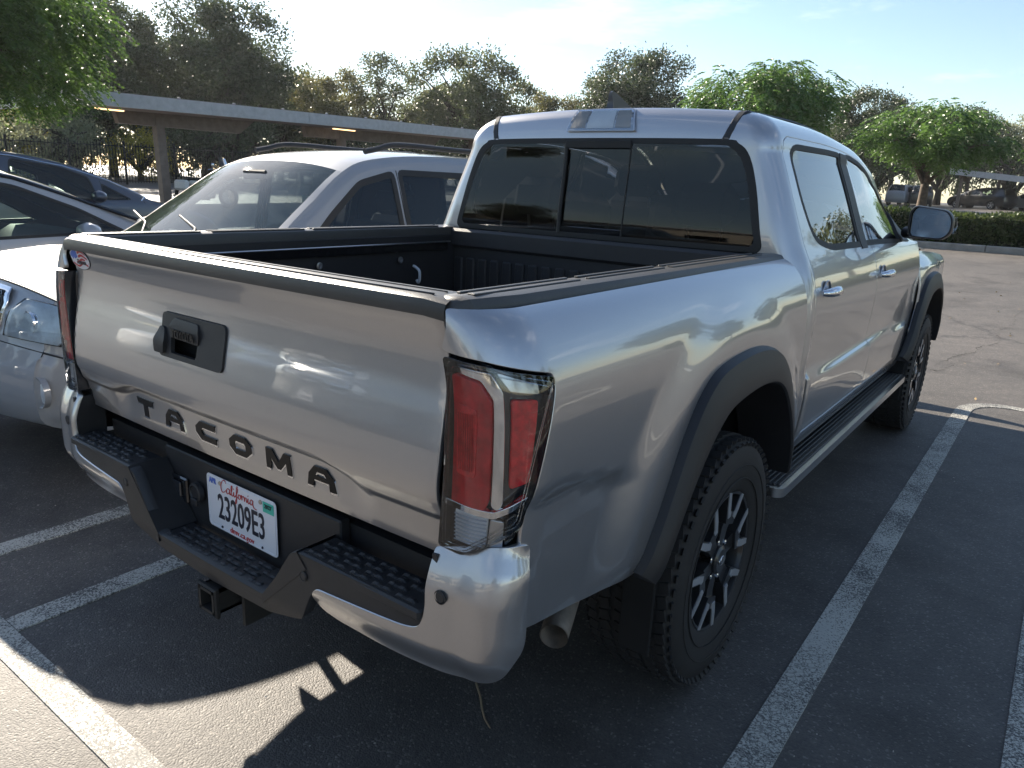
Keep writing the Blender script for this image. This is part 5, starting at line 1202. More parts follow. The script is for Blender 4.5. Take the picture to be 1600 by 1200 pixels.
van = Car('parked_minivan', 'dark slate blue people carrier with chrome window trim in front of the iron fence', 'minivan', None, (-9.12, 5.42-Lv, 0), 0, Lv, .89, e_van, DKB, (Lv-.9, .9), .33,
          [[(Lv-1.72, 1.045), (Lv-1.78, 1.32), (Lv-2.1, 1.425), (Lv-2.62, 1.505), (Lv-2.72, 1.035)], [(Lv-1.30, 1.05), (Lv-1.66, 1.255), (Lv-1.64, 1.045)], [(Lv-2.84, 1.035), (Lv-2.76, 1.515), (Lv-3.6, 1.53), (Lv-3.66, 1.05)]], PROFV, sp=.06, round_=.06)
it3 = inseats(van, [Lv-2.75, Lv-3.6], h=1.30, z0=.1); dash_(van, Lv-1.9, 1.05, it3, -1); ear(van, Lv-1.78, 1.05, DKB)
P = np.array([(Lv-1.12, 1.085), (Lv-1.3, 1.175), (Lv-1.55, 1.285), (Lv-2.05, 1.435), (Lv-2.6, 1.53), (Lv-3.3, 1.565), (Lv-3.9, 1.54)]); A = van.S(P[:, 0], P[:, 1]); A[:, 0] += .006; MB().tube(A, .010, 6).build('window_chrome', CHROME, van.root)
P = np.array([(Lv-1.12, 1.085), (Lv-1.2, 1.035)]); A = van.S(P[:, 0], P[:, 1]); A[:, 0] += .006; MB().tube(A, .010, 6).build('window_chrome', CHROME, van.root)
seam(van, [(Lv-2.78, 1.52), (Lv-2.78, 1.0), (Lv-2.78, .35)]); seam(van, [(Lv-1.66, 1.28), (Lv-1.60, .9), (Lv-1.35, .4)]); seam(van, [(Lv-1.16, 1.03), (Lv-1.05, .8), (Lv-1.2, .5)])
# vehicles parked behind the camera; they show only as reflections in the tailgate
WHT = car_paint('white_paint', (.7, .7, .7), metal=.0, rough=.4, dust=.1); BLK = car_paint('black_paint', (.012, .012, .014), metal=.2, rough=.3); GRYP = car_paint('grey_paint', (.16, .17, .18), metal=.6, rough=.3)
Lb = 5.6
e_b = [(Lb-.2, .40, 'front_bumper'), (Lb, .52, 'front_bumper'), (Lb-.02, .80, 'front_bumper'), (Lb-.06, 1.08, 'hood'), (Lb-.40, 1.20, 'hood'), (Lb-1.35, 1.28, 'glassf'), (Lb-1.9, 1.60, 'glassf'), (Lb-2.3, 1.82, 'roof'), (Lb-3.6, 1.86, 'glassr'), (Lb-3.75, 1.30, 'tailgate'), (Lb-4.0, 1.28, 'tailgate'), (.05, 1.28, 'tailgate'), (0, .8, 'tailgate'), (.1, .45, 'tailgate')]
bt = Car('facing_pickup', 'dark pickup truck with a wide chrome grille, mirrored in the right half of the tailgate', 'pickup truck', None, (-5.3, -4.9-Lb, 0), 0, Lb, .98, e_b, GRYP, (Lb-1.0, 1.2), .40,
         [[(Lb-1.75, 1.30), (Lb-2.1, 1.62), (Lb-2.4, 1.74), (Lb-2.8, 1.75), (Lb-2.8, 1.28)], [(Lb-2.9, 1.28), (Lb-2.9, 1.75), (Lb-3.45, 1.74), (Lb-3.5, 1.3)]], ([.2, .5, .9, 1.2, 1.3, 1.6, 1.9], [-.05, 0, 0, -.03, -.08, -.17, -.28]), sp=.12, detail=False, nosew=.10)
tb = bt.topf(); ta = bt.t_at
q = np.array([(x, ta(z)) for x, z in [(-.62, .74), (.62, .74), (.70, .90), (.62, 1.06), (-.62, 1.06), (-.70, .90)]]); g2 = panel('grille', q, tb, CHROME, bt.root, sp=.1, rim=.01, off=.01, flip=True)
q3 = (q-q.mean(0))*[.94, .84]+q.mean(0); panel('grille_insert', q3, tb, DARK, g2, sp=.1, rim=.004, off=.013, flip=True)
for zz in np.arange(.78, 1.04, .045):
    MB().tube([np.array(bt.top(x, ta(zz)))+[0, .025, 0] for x in np.linspace(-.58, .58, 9)], .007, 5).build('grille_bar', CHROME, g2)
m = MB(); P = bt.top(0, ta(.90)); m.lathe([(P[1], .10), (P[1]+.04, .09), (P[1]+.045, .001)], 20, 'y', (0, 0, P[2])); V = np.concatenate(m.V); V[:, 2] = (V[:, 2]-P[2])*.45+P[2]; mk('grille_badge', V, m.F, CHROME, g2, None, True)
for sg in (1, -1):
    q = np.array([(sg*x, ta(z)) for x, z in [(.72, .84), (.90, .86), (.90, 1.04), (.72, 1.06)]]); panel('headlight', q[::sg], tb, HLGLASS, bt.root, sp=.06, rim=.01, off=.015, flip=True)
P = bt.top(0, ta(.60)); MB().box((0, P[1]+.02, .58), (.305, .01, .152), bev=.003).build('licence_plate', WHITEP, bt.root)
text_obj('85631V3', .10, 'plate_number', INK, bt.root, Matrix.Translation((0, P[1]+.028, .575)) @ Matrix(((-1, 0, 0, 0), (0, 0, 1, 0), (0, 1, 0, 0), (0, 0, 0, 1))), sx=.62, ext=.001)
def car_like(src, name, label, loc, rz, cat='car', group=None):
    c = copy_tree(src); c.name = name; c.location = loc; c.rotation_euler = (0, 0, rz); c['label'] = label; c['category'] = cat
    if group: c['group'] = group
    elif 'group' in c: del c['group']
    return c
def recol(c, old, new):
    for ch in [c]+list(c.children_recursive):
        if ch.type == 'MESH' and any(m == old for m in ch.data.materials):
            ch.data = ch.data.copy()
            for i, m in enumerate(ch.data.materials):
                if m == old: ch.data.materials[i] = new
c = car_like(sed.root, 'reflected_hatchback', 'white hatchback parked across the aisle, mirrored at the left of the tailgate', (-10.8, -5.2-Lh, 0), 0); recol(c, SILV3, WHT)
c = car_like(van.root, 'reflected_minivan', 'black people carrier parked across the aisle, mirrored faintly in the tailgate', (-8.0, -5.0-Lv, 0), 0, 'minivan'); recol(c, DKB, BLK)
# cars beside and beyond: under the far carport and along the right hand lot edge
FARG = 'cars parked under the far carport'
farz = lambda x, y: float(gz(x, y))
c = car_like(suv.root, 'far_parked_suv', 'silver SUV half hidden by the pickup door mirror, left of the hedge tree', (-10.6, 66, farz(-10, 66)), -.15, 'SUV', FARG)
c = car_like(van.root, 'far_parked_minivan', 'black people carrier behind the trunk of the hedge tree', (-8.7, 66, farz(-8, 66)), .25, 'minivan', FARG); recol(c, DKB, BLK)
c = car_like(van.root, 'far_parked_wagon', 'dark wagon with silver wheels under the far carport roof', (-2.9, 67.0, farz(-4, 66)), 1.05, 'car', FARG); recol(c, DKB, BLK)
c = car_like(sed.root, 'far_parked_car', 'silver car at the right edge under the far carport', (.3, 67.6, farz(-1, 66)), .95, 'car', FARG)
c = car_like(sed.root, 'side_parked_car', 'white hatchback mirrored in the pickup doors', (17, 12, 0), PI/2); recol(c, SILV3, WHT)
c = car_like(suv.root, 'side_parked_suv', 'silver SUV mirrored in the pickup doors', (18, 17.5, .2), PI/2, 'SUV')
# ------------------------------------------------------------ carports, fence, motorcycle, trees, hedge
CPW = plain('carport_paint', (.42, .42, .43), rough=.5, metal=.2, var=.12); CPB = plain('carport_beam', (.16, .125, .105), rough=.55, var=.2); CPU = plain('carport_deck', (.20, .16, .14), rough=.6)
LAMPM = plain('tube_lamp', (.9, .8, .6), rough=.5, emis=((1.0, .62, .28), 1.0))
cp = empty('carport', (0, 0, 0), 0, 'long grey carport with slanted steel posts behind the parked cars at the left', 'carport')
def zc(y): return 3.40+.0158*(y-9.2)
def slope_box(x0, x1, y0, y1, dz0, dz1, name, mat, par, xs=0.0):
    V = []; 
    for x in (x0, x1):
        for y in (y0, y1):
            for dz in (dz0, dz1): V.append((x, y, zc(y)+dz+xs*(x0-x)))
    F = [(0, 1, 3, 2), (4, 6, 7, 5), (0, 4, 5, 1), (2, 3, 7, 6), (0, 2, 6, 4), (1, 5, 7, 3)]; return mk(name, V, F, mat, par, None, False)
for i in range(7):
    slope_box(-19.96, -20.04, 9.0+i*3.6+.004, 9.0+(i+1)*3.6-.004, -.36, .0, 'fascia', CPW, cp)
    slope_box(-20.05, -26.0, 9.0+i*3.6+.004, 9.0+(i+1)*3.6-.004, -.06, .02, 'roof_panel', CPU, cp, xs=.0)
    for q in (.8, 2.6):
        y = 9+i*3.6+q; MB().lathe([(zc(y)+.02, .05), (zc(y)+.05, .045), (zc(y)+.06, .001)], 10, 'z', (-20.02, y, 0)).build('roof_fastener', CPW, cp)
slope_box(-19.95, -26.05, 8.96, 9.0, -.36, .03, 'end_fascia', CPW, cp)
for (ya, yb) in ((10.3, 14.9), (17.0, 24.2), (27.0, 34.2)):
    V = []
    for x in (-21.2, -21.45):
        for (y, d) in ((ya, -.36), (ya+.1, -.72), (yb-.55, -.78), (yb, -.36)): V.append((x, y, zc(y)+d))
    mk('girder', V, [(0, 1, 2, 3), (7, 6, 5, 4), (0, 4, 5, 1), (1, 5, 6, 2), (2, 6, 7, 3), (3, 7, 4, 0)], CPB, cp, None, False)
for y in (11.6, 18.7, 26.4):
    z0 = float(gz(-21.3, y))-.05; z1 = zc(y)-.38; V = []
    for (x, z) in ((-21.3, z1), (-21.15, z0)):
        for a, b in ((-.13, -.13), (.13, -.13), (.13, .13), (-.13, .13)): V.append((x+a, y+b, z))
    mk('post', V, [(0, 1, 5, 4), (1, 2, 6, 5), (2, 3, 7, 6), (3, 0, 4, 7), (0, 3, 2, 1), (4, 5, 6, 7)], CPB, cp, None, False)
for (ya, yb) in ((9.35, 10.15), (17.6, 18.6)):
    MB().box((-20.4, (ya+yb)/2, zc(ya)-.42), (.10, yb-ya, .035), bev=.008).build('tube_light', LAMPM, cp)
# far carport at the right
c2 = empty('far_carport', (0, 0, 0), 0, 'grey flat carport roof with slim posts over the parked cars beyond the hedge', 'carport')
zr2 = lambda x: 4.02-.10*(x+7.1)
def fb(x0, x1, y0, y1, a, b, name, mat):
    V = [(x, y, zr2(x)+q) for x in (x0, x1) for y in (y0, y1) for q in (a, b)]; mk(name, V, [(0, 1, 3, 2), (4, 6, 7, 5), (0, 4, 5, 1), (2, 3, 7, 6), (0, 2, 6, 4), (1, 5, 7, 3)], mat, c2, None, False)
for i in range(5): fb(-7.1+3*i, -4.12+3*i, 66, 66.1, -.42, 0, 'fascia', CPW)
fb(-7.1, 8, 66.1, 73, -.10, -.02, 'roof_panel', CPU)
for x in (-6.4, -3.9, -1.4, 1.2):
    MB().box((x, 67.5, 2.4), (.22, .22, 2.9)).build('post', CPB, c2); MB().box((x, 71.8, 2.4), (.22, .22, 2.9)).build('post', CPB, c2)
    V = [(x-.1, 66.2, 3.5), (x+.1, 66.2, 3.5), (x-.1, 72.6, 3.5), (x+.1, 72.6, 3.5), (x-.1, 68.2, 3.15), (x+.1, 68.2, 3.15), (x-.1, 71.5, 3.15), (x+.1, 71.5, 3.15)]; mk('girder', V, [(0, 4, 6, 2), (1, 3, 7, 5), (0, 1, 5, 4), (2, 6, 7, 3), (4, 5, 7, 6), (0, 2, 3, 1)], CPB, c2, None, False)
# iron fence at the left
IRON = plain('black_iron', (.012, .012, .013), rough=.5, metal=.3)
fn = empty('iron_fence', (0, 0, 0), 0, 'black iron picket fence under the oaks behind the carport', 'fence')
xf = -34.0; bars = MB()
for i in range(-16, 34):
    y = i*2.4; z = float(gz(xf, y)); MB().box((xf, y, z+.95), (.08, .08, 1.95)).build('fence_post', IRON, fn)
    if i < 33:
        for zz in (.15, 1.70): MB().box((xf, y+1.2, float(gz(xf, y+1.2))+zz), (.04, 2.4, .04)).build('fence_rail', IRON, fn)
        for j in range(1, 18): yy = y+j*2.4/18; bars.box((xf, yy, float(gz(xf, yy))+.95), (.022, .022, 1.75))
bars.build('pickets', IRON, fn, kind='stuff')
# parked motorcycle by the carport post
mc = empty('parked_motorcycle', (-19.4, 11.9, float(gz(-19.4, 11.9))), -1.1, 'touring motorcycle with a clear windscreen standing beside the carport post', 'motorcycle')
for y in (-.72, .72):
    w = MB(); w.lathe([(-.06, .22), (-.07, .28), (0, .32), (.07, .28), (.06, .22)], 24, 'x', (0, y, .32)); w.build('tyre', CAR_T, mc)
    w = MB(); w.lathe([(-.02, .21), (.02, .21), (.02, .02)], 20, 'x', (0, y, .32)); w.build('rim', CHROME, mc)
MB().tube(smoothpoly([(0, -.75, .62), (0, -.4, .70), (0, 0, .66), (0, .35, .86), (0, .55, .80)], 5), [.10]*5+[.14]*5+[.12]*5+[.15]*5+[.12], 12).build('body', WHT, mc)
MB().box((0, -.35, .80), (.30, .62, .10), bev=.04).build('seat', BLACKP, mc)
MB().lathe([(0, .001), (.04, .15), (.25, .17), (.38, .10), (.40, .001)], 16, 'y', (0, .52, .88)).build('fairing', WHT, mc)
for s_ in (-1, 1):
    MB().tube([(0, .55, 1.0), (s_*.30, .45, 1.12), (s_*.38, .33, 1.08)], .014, 6).build('handlebar', CHROME, mc)
    MB().lathe([(0, .001), (.01, .06), (.05, .05), (.06, .001)], 12, 'y', (s_*.36, .46, 1.22)).build('mirror', CHROME, mc); MB().box((s_*.28, -.60, .62), (.18, .45, .30), bev=.06).build('pannier', WHT, mc)
V, F = grid(lambda u, v: ((u*2-1)*.24*(1-.3*v), .72-.16*v+.10*(1-(u*2-1)**2), 1.02+.40*v), 9, 6); mk('windscreen', V, F, LENS, mc, None, True)
m = MB()
m.box((0, 0, .42), (.34, .45, .32), bev=.05); m.tube([(0, .72, .32), (0, .52, .95)], .03, 8); m.tube([(.16, .2, .25), (.18, -.4, .24), (.18, -.95, .3)], .035, 8); m.build('engine', STEEL, mc)
# --- foliage
def leafmesh(P, D, Ln, Wd, roll=None):
    """one quad leaf per position P along direction D"""
    n = len(P); D = D/np.linalg.norm(D, axis=1, keepdims=True); R = RNG.normal(size=(n, 3)); Sd = np.cross(D, R); Sd /= np.linalg.norm(Sd, axis=1, keepdims=True)+1e-9
    Ln = np.broadcast_to(Ln, (n,))[:, None]; Wd = np.broadcast_to(Wd, (n,))[:, None]
    a = P; b = P+D*Ln*.5+Sd*Wd*.5; c = P+D*Ln; d = P+D*Ln*.5-Sd*Wd*.5
    return np.stack([a, b, c, d], 1).reshape(-1, 3)
def fastmesh(name, V, mat, parent, kind=None):
    n = len(V)//4; me = bpy.data.meshes.new(name); me.vertices.add(4*n); me.vertices.foreach_set('co', V.astype(np.float32).ravel())
    me.loops.add(4*n); me.loops.foreach_set('vertex_index', np.arange(4*n, dtype=np.int32)); me.polygons.add(n)
    me.polygons.foreach_set('loop_start', np.arange(0, 4*n, 4, dtype=np.int32)); me.polygons.foreach_set('loop_total', np.full(n, 4, dtype=np.int32))
    me.materials.append(mat); me.update(calc_edges=True); me.validate()
    o = bpy.data.objects.new(name, me); COL.objects.link(o); o.parent = parent
    if kind: o['kind'] = kind
    return o
def blobs(n, rx, rz, shell=.75, low=-.6, rng=RNG):
    out_ = []
    while len(out_) < n:
        p = rng.normal(size=3); p /= np.linalg.norm(p); r = rng.uniform(shell, 1)**.6 if rng.random() < .75 else rng.uniform(.2, .8)
        if p[2]*r < low: continue
        ang = math.atan2(p[1], p[0]); k = 1+.16*math.sin(3*ang+p[2]*4)+.12*math.sin(5*ang+1.7)
        out_.append(p*r*[rx*k, rx*k, rz*(1+.12*math.sin(2*ang))])
    return np.array(out_)
BARK = plain('bark', (.10, .075, .055), rough=.9, var=.35, nsc=12, bmp=.8, bsc=30); BARKD = plain('dark_bark', (.05, .04, .032), rough=.9, var=.35, nsc=12, bmp=.8, bsc=30)
def trunk(parent, base_r, zc_, B, nl, seed, mat, fork=.45, lean=(0, 0)):
    r_ = random.Random(seed); m = MB(); c = np.array([lean[0], lean[1], zc_*fork])
    m.tube(smoothpoly([(0, 0, -.2), (lean[0]*.3, lean[1]*.3, zc_*fork*.5), tuple(c)], 4), np.linspace(base_r*1.25, base_r*.8, 9), 10)
    for i in r_.sample(range(len(B)), min(nl, len(B))):
        t = B[i]+[0, 0, zc_]; mid = (c+t)/2+np.array([r_.uniform(-.3, .3), r_.uniform(-.3, .3), r_.uniform(.1, .5)])
        m.tube(smoothpoly([tuple(c-[0, 0, .1]), tuple(mid), tuple(t)], 5), np.linspace(base_r*.55, base_r*.08, 11), 6)
        for q in range(3):
            j = r_.randrange(len(B)); t2 = B[j]+[0, 0, zc_]
            if np.linalg.norm(t2-mid) < 2.5: m.tube([tuple(mid), tuple((mid+t2)/2+[0, 0, .15]), tuple(t2)], [base_r*.22, base_r*.14, base_r*.05], 5)
    m.build('trunk', mat, parent, smooth=True)
OAK = [leaf_mat('oak_leaves_dark', (.020, .031, .014), (.055, .076, .032), .26), leaf_mat('oak_leaves_olive', (.036, .048, .022), (.09, .108, .046), .30), leaf_mat('oak_leaves_yellow', (.060, .063, .024), (.14, .135, .045), .30), leaf_mat('pale_leaves', (.10, .12, .07), (.19, .20, .11), .4)]
PIS = leaf_mat('pistache_leaves', (.024, .060, .014), (.075, .145, .030), .36); PISD = leaf_mat('pistache_leaves_near', (.020, .050, .013), (.060, .115, .022), .38)
YEL = leaf_mat('yellow_leaves', (.13, .12, .012), (.28, .24, .022), .3); HEDM = leaf_mat('hedge_leaves', (.018, .036, .009), (.06, .085, .022), .3)
def oak(rx, rz, zc_, seed, mat, nb=90, nl=230, leaf=.17, sparse=1.0, low=-.75, rb=.62):
    rng = np.random.default_rng(seed); e = empty('oak_tree'); B = blobs(nb, rx*.86, rz*.88, low=low, rng=rng)
    idx = rng.integers(0, nb, nb*nl); R = rng.uniform(.55, 1.15, nb)*rb*(rx/3.5)**.6
    off = rng.normal(size=(len(idx), 3)); off /= np.linalg.norm(off, axis=1, keepdims=True)
    off *= (rng.random((len(idx), 1))**.45)*R[idx][:, None]*[1.15, 1.15, .8]*1.35
    P = B[idx]+off+[0, 0, zc_]; D = rng.normal(size=P.shape)+off*.8
    # twigs that stick out of the outline
    k = rng.integers(0, len(P), len(P)//9); tip = off[k]/np.linalg.norm(off[k], axis=1, keepdims=True)
    P2 = P[k]+tip*rng.uniform(.0, .45, (len(k), 1))+[0, 0, .05]; P = np.vstack([P, P2]); D = np.vstack([D, tip+rng.normal(size=tip.shape)*.5])
    fastmesh('crown', leafmesh(P, D, rng.uniform(.7, 1.3, len(P))*leaf, leaf*.62), mat, e, 'stuff'); trunk(e, .22, zc_, B, 14, seed, BARKD); return e
def pistache(rx, rz, zc_, seed, mat, nb=60, ns=34, trunk_r=.13, fork=.62, leafl=.125):
    rng = np.random.default_rng(seed); e = empty('pistache_tree'); B = blobs(nb, rx*.84, rz*.84, low=-.75, rng=rng)
    idx = np.repeat(np.arange(nb), ns); off = rng.normal(size=(len(idx), 3)); off /= np.linalg.norm(off, axis=1, keepdims=True); off *= (rng.random((len(idx), 1))**.5)*.62*(rx/2.6)*[1.1, 1.1, .7]
    base = B[idx]+off+[0, 0, zc_]; out_ = off/np.linalg.norm(off, axis=1, keepdims=True)+B[idx]/rx*.9; out_[:, 2] = out_[:, 2]*.35-.35-rng.uniform(0, .5, len(idx)); out_ += rng.normal(size=out_.shape)*.22; out_ /= np.linalg.norm(out_, axis=1, keepdims=True)
    side = np.cross(out_, [0, 0, 1.]); side /= np.linalg.norm(side, axis=1, keepdims=True)+1e-9
    Ps, Ds = [], []; Lr = rng.uniform(.24, .40, len(idx))[:, None]
    for k in range(5):
        f = (k+.5)/5; c = base+out_*Lr*f+np.array([0, 0, -1.])*Lr*.35*f*f
        for sg in (-1, 1): Ps.append(c); Ds.append(side*sg+out_*.75+np.array([0, 0, -.25])+rng.normal(size=c.shape)*.12)
    P = np.vstack(Ps); D = np.vstack(Ds)
    fastmesh('crown', leafmesh(P, D, leafl*rng.uniform(.8, 1.2, len(P)), .046*leafl/.125), mat, e, 'stuff'); trunk(e, trunk_r, zc_, B, 12, seed, BARK, fork=fork); return e
def place(e, x, y, s, rz, label, cat='tree', group=None, sz=None):
    e.location = (x, y, float(gz(x, y))-.02); e.scale = (s, s, sz or s); e.rotation_euler = (0, 0, rz); tag(e, label, cat, group); return e
o1 = oak(3.6, 3.9, 6.0, 1, OAK[0], nb=140); o2 = oak(3.4, 3.3, 5.0, 2, OAK[1], nb=90); o3 = oak(3.0, 3.0, 4.6, 3, OAK[2], nb=70); o4 = oak(2.6, 3.6, 5.2, 4, OAK[1], nb=60, nl=130); o5 = oak(3.4, 2.9, 4.6, 5, OAK[3], nb=80)
def cop(src, *a, mat=None, **k):
    c = copy_tree(src)
    for q in ('label', 'category', 'group'):
        if q in c: del c[q]
    if mat:
        for ch in c.children:
            if ch.name.startswith('crown'):
                ch.data = ch.data.copy(); ch.data.materials[0] = mat
    return place(c, *a, **k)
GRP = 'oaks behind the iron fence'
place(o1, -41.6, 27.3, 1.13, .3, 'tallest dark oak, its ragged top above the carport roof', group=GRP)
cop(o1, -43.9, 21.0, 1.02, 2.1, 'dark open-crowned oak between the tallest oak and the green tree at the left', group=GRP)
cop(o2, -49.8, 27.9, 1.15, 1.0, 'olive oak in the gap left of the tallest oak', group=GRP, mat=OAK[0])
cop(o4, -50.7, 21.9, 1.25, 1.0, 'thin oak rising behind the green tree at the left', group=GRP, mat=OAK[0])
cop(o2, -52.0, 15.5, 1.2, 4.0, 'olive oak mostly hidden behind the green tree at the left', group=GRP)
place(o3, -40.8, 34.6, 1.02, 0, 'yellowish small oak right of the tallest oak', group=GRP)
cop(o1, -47.5, 35.2, .86, 5.0, 'dark oak above the carport between the tallest and the yellowish oak', group=GRP)
place(o4, -41.9, 40.4, 1.1, .7, 'sparse feathery tree standing between two rounder oaks', group=GRP)
place(o2, -33.0, 40.3, 1.17, .2, 'broad olive oak above the pickup bed, left of its rear window', group=GRP)
cop(o3, -40.9, 46.2, 1.05, 1.4, 'low yellowish oak left of the broad olive oak', group=GRP)
cop(o3, -31.9, 48.2, .98, 2.6, 'small yellowish oak behind the roof of the pickup cab', group=GRP)
cop(o4, -29.0, 49.6, .98, 2.0, 'thin tree between the yellowish oak and the rounded dark oak', group=GRP)
cop(o1, -24.0, 46.9, 1.03, 3.0, 'rounded dark oak above the roof fin of the pickup', group=GRP)
cop(o1, -11.2, 56.4, .84, 4.0, 'dark oak between the two bright green trees at the right')
cop(o1, -17.5, 60.0, .80, 2.4, 'dark oak hidden behind the bright green tree above the cab')
cop(o2, -8.3, 82.0, 1.1, 1.1, 'dark oak behind the tree that stands in the hedge', mat=OAK[0])
place(o5, -4.5, 86, 1.15, .5, 'pale green tree above the far carport roof')
cop(o5, -.5, 80, 1.0, 2.5, 'pale dusty tree at the right edge of the picture')
cop(o2, -14.5, 84, 1.15, 2.2, 'olive tree on the skyline left of the hedge tree', mat=OAK[0])
p1 = pistache(2.6, 1.4, 3.85, 21, PIS, nb=80, ns=46); place(p1, -7.4, 24.5, 1.0, 0, 'bright green feathery tree with a wide crown above the pickup roof')
p2 = pistache(2.1, 1.05, 3.0, 22, PIS, nb=62, ns=36, trunk_r=.15, fork=.52); place(p2, -2.75, 27.6, 1.0, 1.2, 'green shade tree with a stout trunk rising behind the hedge')
p3 = pistache(3.6, 2.7, 4.45, 23, PISD, nb=170, ns=64, trunk_r=.16); place(p3, -18.9, 5.2, 1.0, .4, 'large green tree with hanging feathery leaves at the upper left')
cop(p2, 2.0, 25.6, .85, 2.0, 'bright green branches of the tree cut off by the right edge', mat=PIS)
# tree trunk leaning under the green canopy, bushes behind the fence
b1 = oak(2.6, 1.5, 1.3, 31, OAK[1], nb=46, nl=120, leaf=.13, rb=.55); place(b1, -38.5, 30, 1.0, 0, 'olive shrub behind the fence below the tallest oak', 'shrub', 'shrubs behind the fence')
k = 0
for (x, y, s, mt, lb) in ((-37.5, 15.0, 1.0, 3, 'pale shrub behind the left end of the fence'), (-38.2, 19.6, .62, 4, 'bright yellow bush glowing through the fence beside the carport post'), (-42.5, 14.3, 1.1, 4, 'tall yellow bush under the hanging green branches'), (-38.0, 24.5, 1.25, 0, 'dark shrub behind the fence right of the carport post'), (-39.0, 35.5, 1.3, 0, 'dark shrub under the yellowish small oak'),
                       (-38.0, 41.5, 1.3, 0, 'dark shrub under the sparse feathery tree'), (-33.5, 46.5, 1.3, 1, 'olive shrub under the broad olive oak'), (-47.0, 9.5, 1.3, 1, 'olive shrub at the far left behind the slate people carrier'), (-28.0, 52.5, 1.2, 0, 'dark shrub behind the cab of the pickup'), (-45.5, 19.5, 1.3, 1, 'olive shrub between the yellow bushes'), (-44, 27, 1.6, 0, 'dark shrub at the foot of the tallest oak'), (-56, 12, 2.6, 0, 'large dark shrub on the skyline behind the slate people carrier'), (-54, 20, 2.4, 1, 'large olive shrub on the skyline under the thin oak'), (-54, 30, 2.6, 0, 'large dark shrub on the skyline behind the tallest oak'), (-52, 40, 2.6, 0, 'large dark shrub on the skyline behind the yellowish oak'), (-46, 50, 2.4, 1, 'large olive shrub on the skyline behind the feathery tree')):
    cop(b1, x, y, s, x*1.7, lb, cat='shrub', group='shrubs behind the fence', mat=[OAK[0], OAK[1], OAK[2], OAK[3], YEL][mt], sz=s*(1.6 if mt == 4 else 1.25))
for i, (x, y, s) in enumerate(((-24, 66, 1.3), (-16, 66, 1.2), (-19, 70, 1.2), (-13.5, 72, 1.1), (-9.0, 76, 1.2), (-3.5, 76, 1.1), (2, 76, 1.2), (7, 74, 1.2))):
    cop(b1, x, y, s*1.1, i*1.3, ['dark shrub on the skyline behind the pickup roof', 'dark shrub between the skyline oaks behind the cab', 'dark shrubs behind the cars at the left of the far carport', 'dark shrub behind the black people carrier', 'dark shrub behind the trunk of the hedge tree', 'dark shrub under the far carport roof', 'dark shrub behind the far silver car', 'dark shrub past the right edge'][i], cat='shrub', group='shrubs beyond the far carport', mat=OAK[0], sz=s*2.0)
# hedge
hg = empty('clipped_hedge', (0, 0, 0), 0, 'low clipped dark green hedge behind the kerb', 'hedge')
rng = np.random.default_rng(5); n = 60000; x = rng.uniform(-15, 10.5, n); f = rng.random(n)
y = np.where(f < .55, 19.45+rng.normal(0, .05, n), rng.uniform(19.4, 20.7, n)); hz_ = np.where(f < .55, rng.uniform(.06, .66, n), .66+rng.normal(0, .035, n)); z = hz_+gz(x, np.full(n, 19.))+.10+.025*np.sin(x*2.1)+.02*np.sin(x*5.3); y = y+.03*np.sin(x*3.1)
P = np.stack([x, y, z], 1); D = rng.normal(size=P.shape)+np.where(f[:, None] < .55, [0, -.9, .3], [0, -.1, 1.])
fastmesh('leaves', leafmesh(P, D, .075*rng.uniform(.7, 1.4, n), .045), HEDM, hg, 'stuff')
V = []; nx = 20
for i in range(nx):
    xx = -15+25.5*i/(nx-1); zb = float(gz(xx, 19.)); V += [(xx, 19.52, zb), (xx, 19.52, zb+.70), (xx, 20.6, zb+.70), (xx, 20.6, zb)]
mk('branch_core', V, [(4*i+j, 4*i+4+j, 4*i+5+j, 4*i+1+j) for i in range(nx-1) for j in range(3)], plain('hedge_core', (.018, .022, .010), rough=.95), hg, None, False)
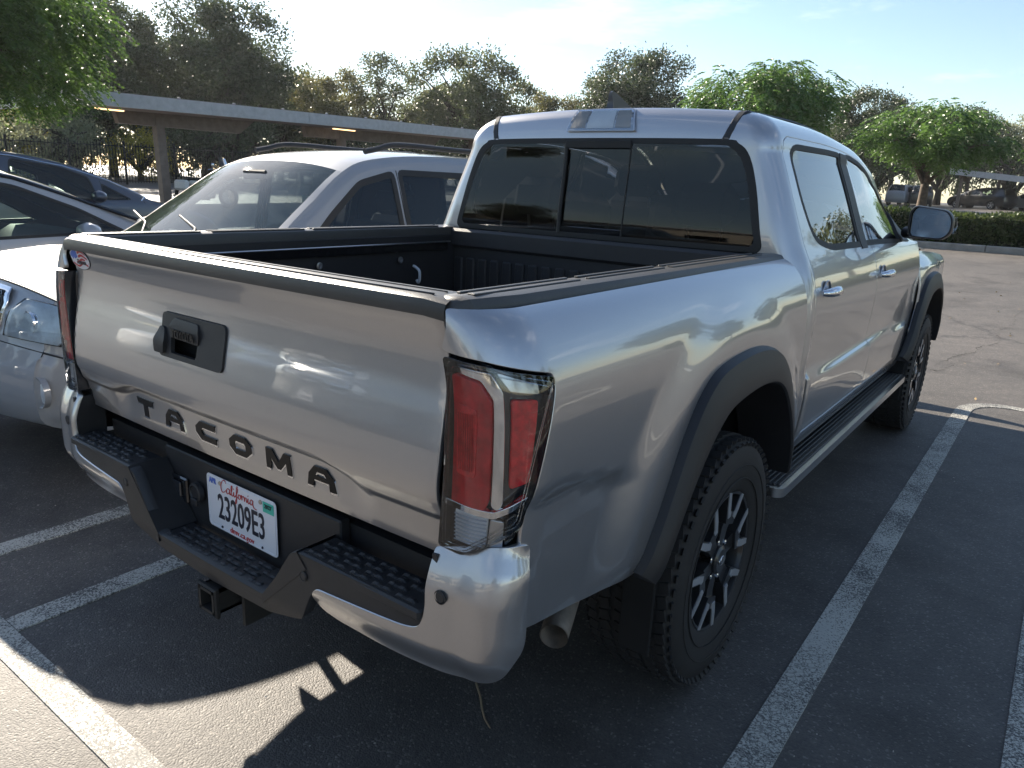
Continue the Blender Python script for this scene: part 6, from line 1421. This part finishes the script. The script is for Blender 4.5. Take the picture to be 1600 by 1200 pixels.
# dry twig and fallen leaves
m = MB(); m.tube([(x, y, .006+.004*math.sin(i)) for i, (x, y) in enumerate([(.36, .74), (.40, .71), (.425, .665), (.47, .63), (.50, .60), (.535, .57), (.57, .55)])], [.004, .004, .0035, .003, .003, .0025, .002], 6)
tag(m.build('dry_twig', plain('dry_twig', (.34, .25, .15), rough=.8)), 'thin dry twig lying on the asphalt under the pickup bumper', 'twig')
rng = np.random.default_rng(9); n = 100; P = np.stack([rng.uniform(-3, 4, n), rng.uniform(5.5, 18, n), np.zeros(n)], 1); P[:, 2] = gz(P[:, 0], P[:, 1])+.012
fastmesh('fallen_leaves', leafmesh(P, rng.normal(size=P.shape)*[1, 1, .10], .034, .022), plain('dead_leaf', (.30, .22, .12), rough=.8), None, 'stuff')
rng = np.random.default_rng(12); n = 260; P = np.stack([rng.uniform(-2.5, 3, n), rng.uniform(-.6, 6, n), np.full(n, .004)], 1); P[:, 2] += gz(P[:, 0], P[:, 1])
fastmesh('loose_grit', leafmesh(P, rng.normal(size=P.shape)*[1, 1, .25], rng.uniform(.004, .011, n), .006), plain('pale_grit', (.42, .38, .33), rough=.8), None, 'stuff')
# what stands behind and beside the photographer: a long low building and more trees (seen mirrored in glass and paint)
BW_ = plain('stucco_wall', (.52, .46, .37), rough=.9, var=.08, bmp=.3, bsc=60)
bd2 = empty('office_building', (0, 0, 0), 0, 'long low tan building across the lot, mirrored along the foot of the cab window', 'building')
MB().box((-14, -44, 2.2), (80, 10, 4.4)).build('wall', BW_, bd2); MB().box((-14, -44, 4.5), (80.6, 10.6, .3)).build('roof_edge', CPW, bd2)
for i in range(18): MB().box((-50+i*4.2, -38.98, 1.9), (2.6, .06, 1.7)).build('window', GLOSSB, bd2)
for i, (x, y, s, src) in enumerate(((-44, -36, 1.0, o1), (-36, -35, .9, o2), (-29, -36.5, .8, o1), (-4, -34, .55, o2), (10, -34, 1.0, o1), (26, -10, 1.0, o2), (30, 0, 1.1, o1), (29, 10, .9, o2), (31, 20, 1.1, o1), (27, 31, 1.0, o2), (20, 42, 1.0, o1), (12, 50, 1.0, o2), (19, 3.5, .45, p1), (22, 22, .8, p1))):
    cop(src, x, y, s, i*1.1, 'tree beyond the lot, seen only mirrored in the glass and paint of the pickup', group='trees mirrored in the pickup')
# ------------------------------------------------------------ thin scattering volume, added to lift the dark distant trees
hm_ = bpy.data.materials.new('added_haze'); hm_.use_nodes = True; ht = hm_.node_tree; ht.nodes.clear()
ho_ = ht.nodes.new('ShaderNodeOutputMaterial'); hv = ht.nodes.new('ShaderNodeVolumePrincipled'); hv.inputs['Color'].default_value = (.92, .95, 1.0, 1); hv.inputs['Density'].default_value = .0003; hv.inputs['Anisotropy'].default_value = .3
ht.links.new(hv.outputs[0], ho_.inputs['Volume'])
hb = MB().box((0, 60, 7.0), (600, 800, 16.5)).build('added_haze', hm_); hb['kind'] = 'stuff'
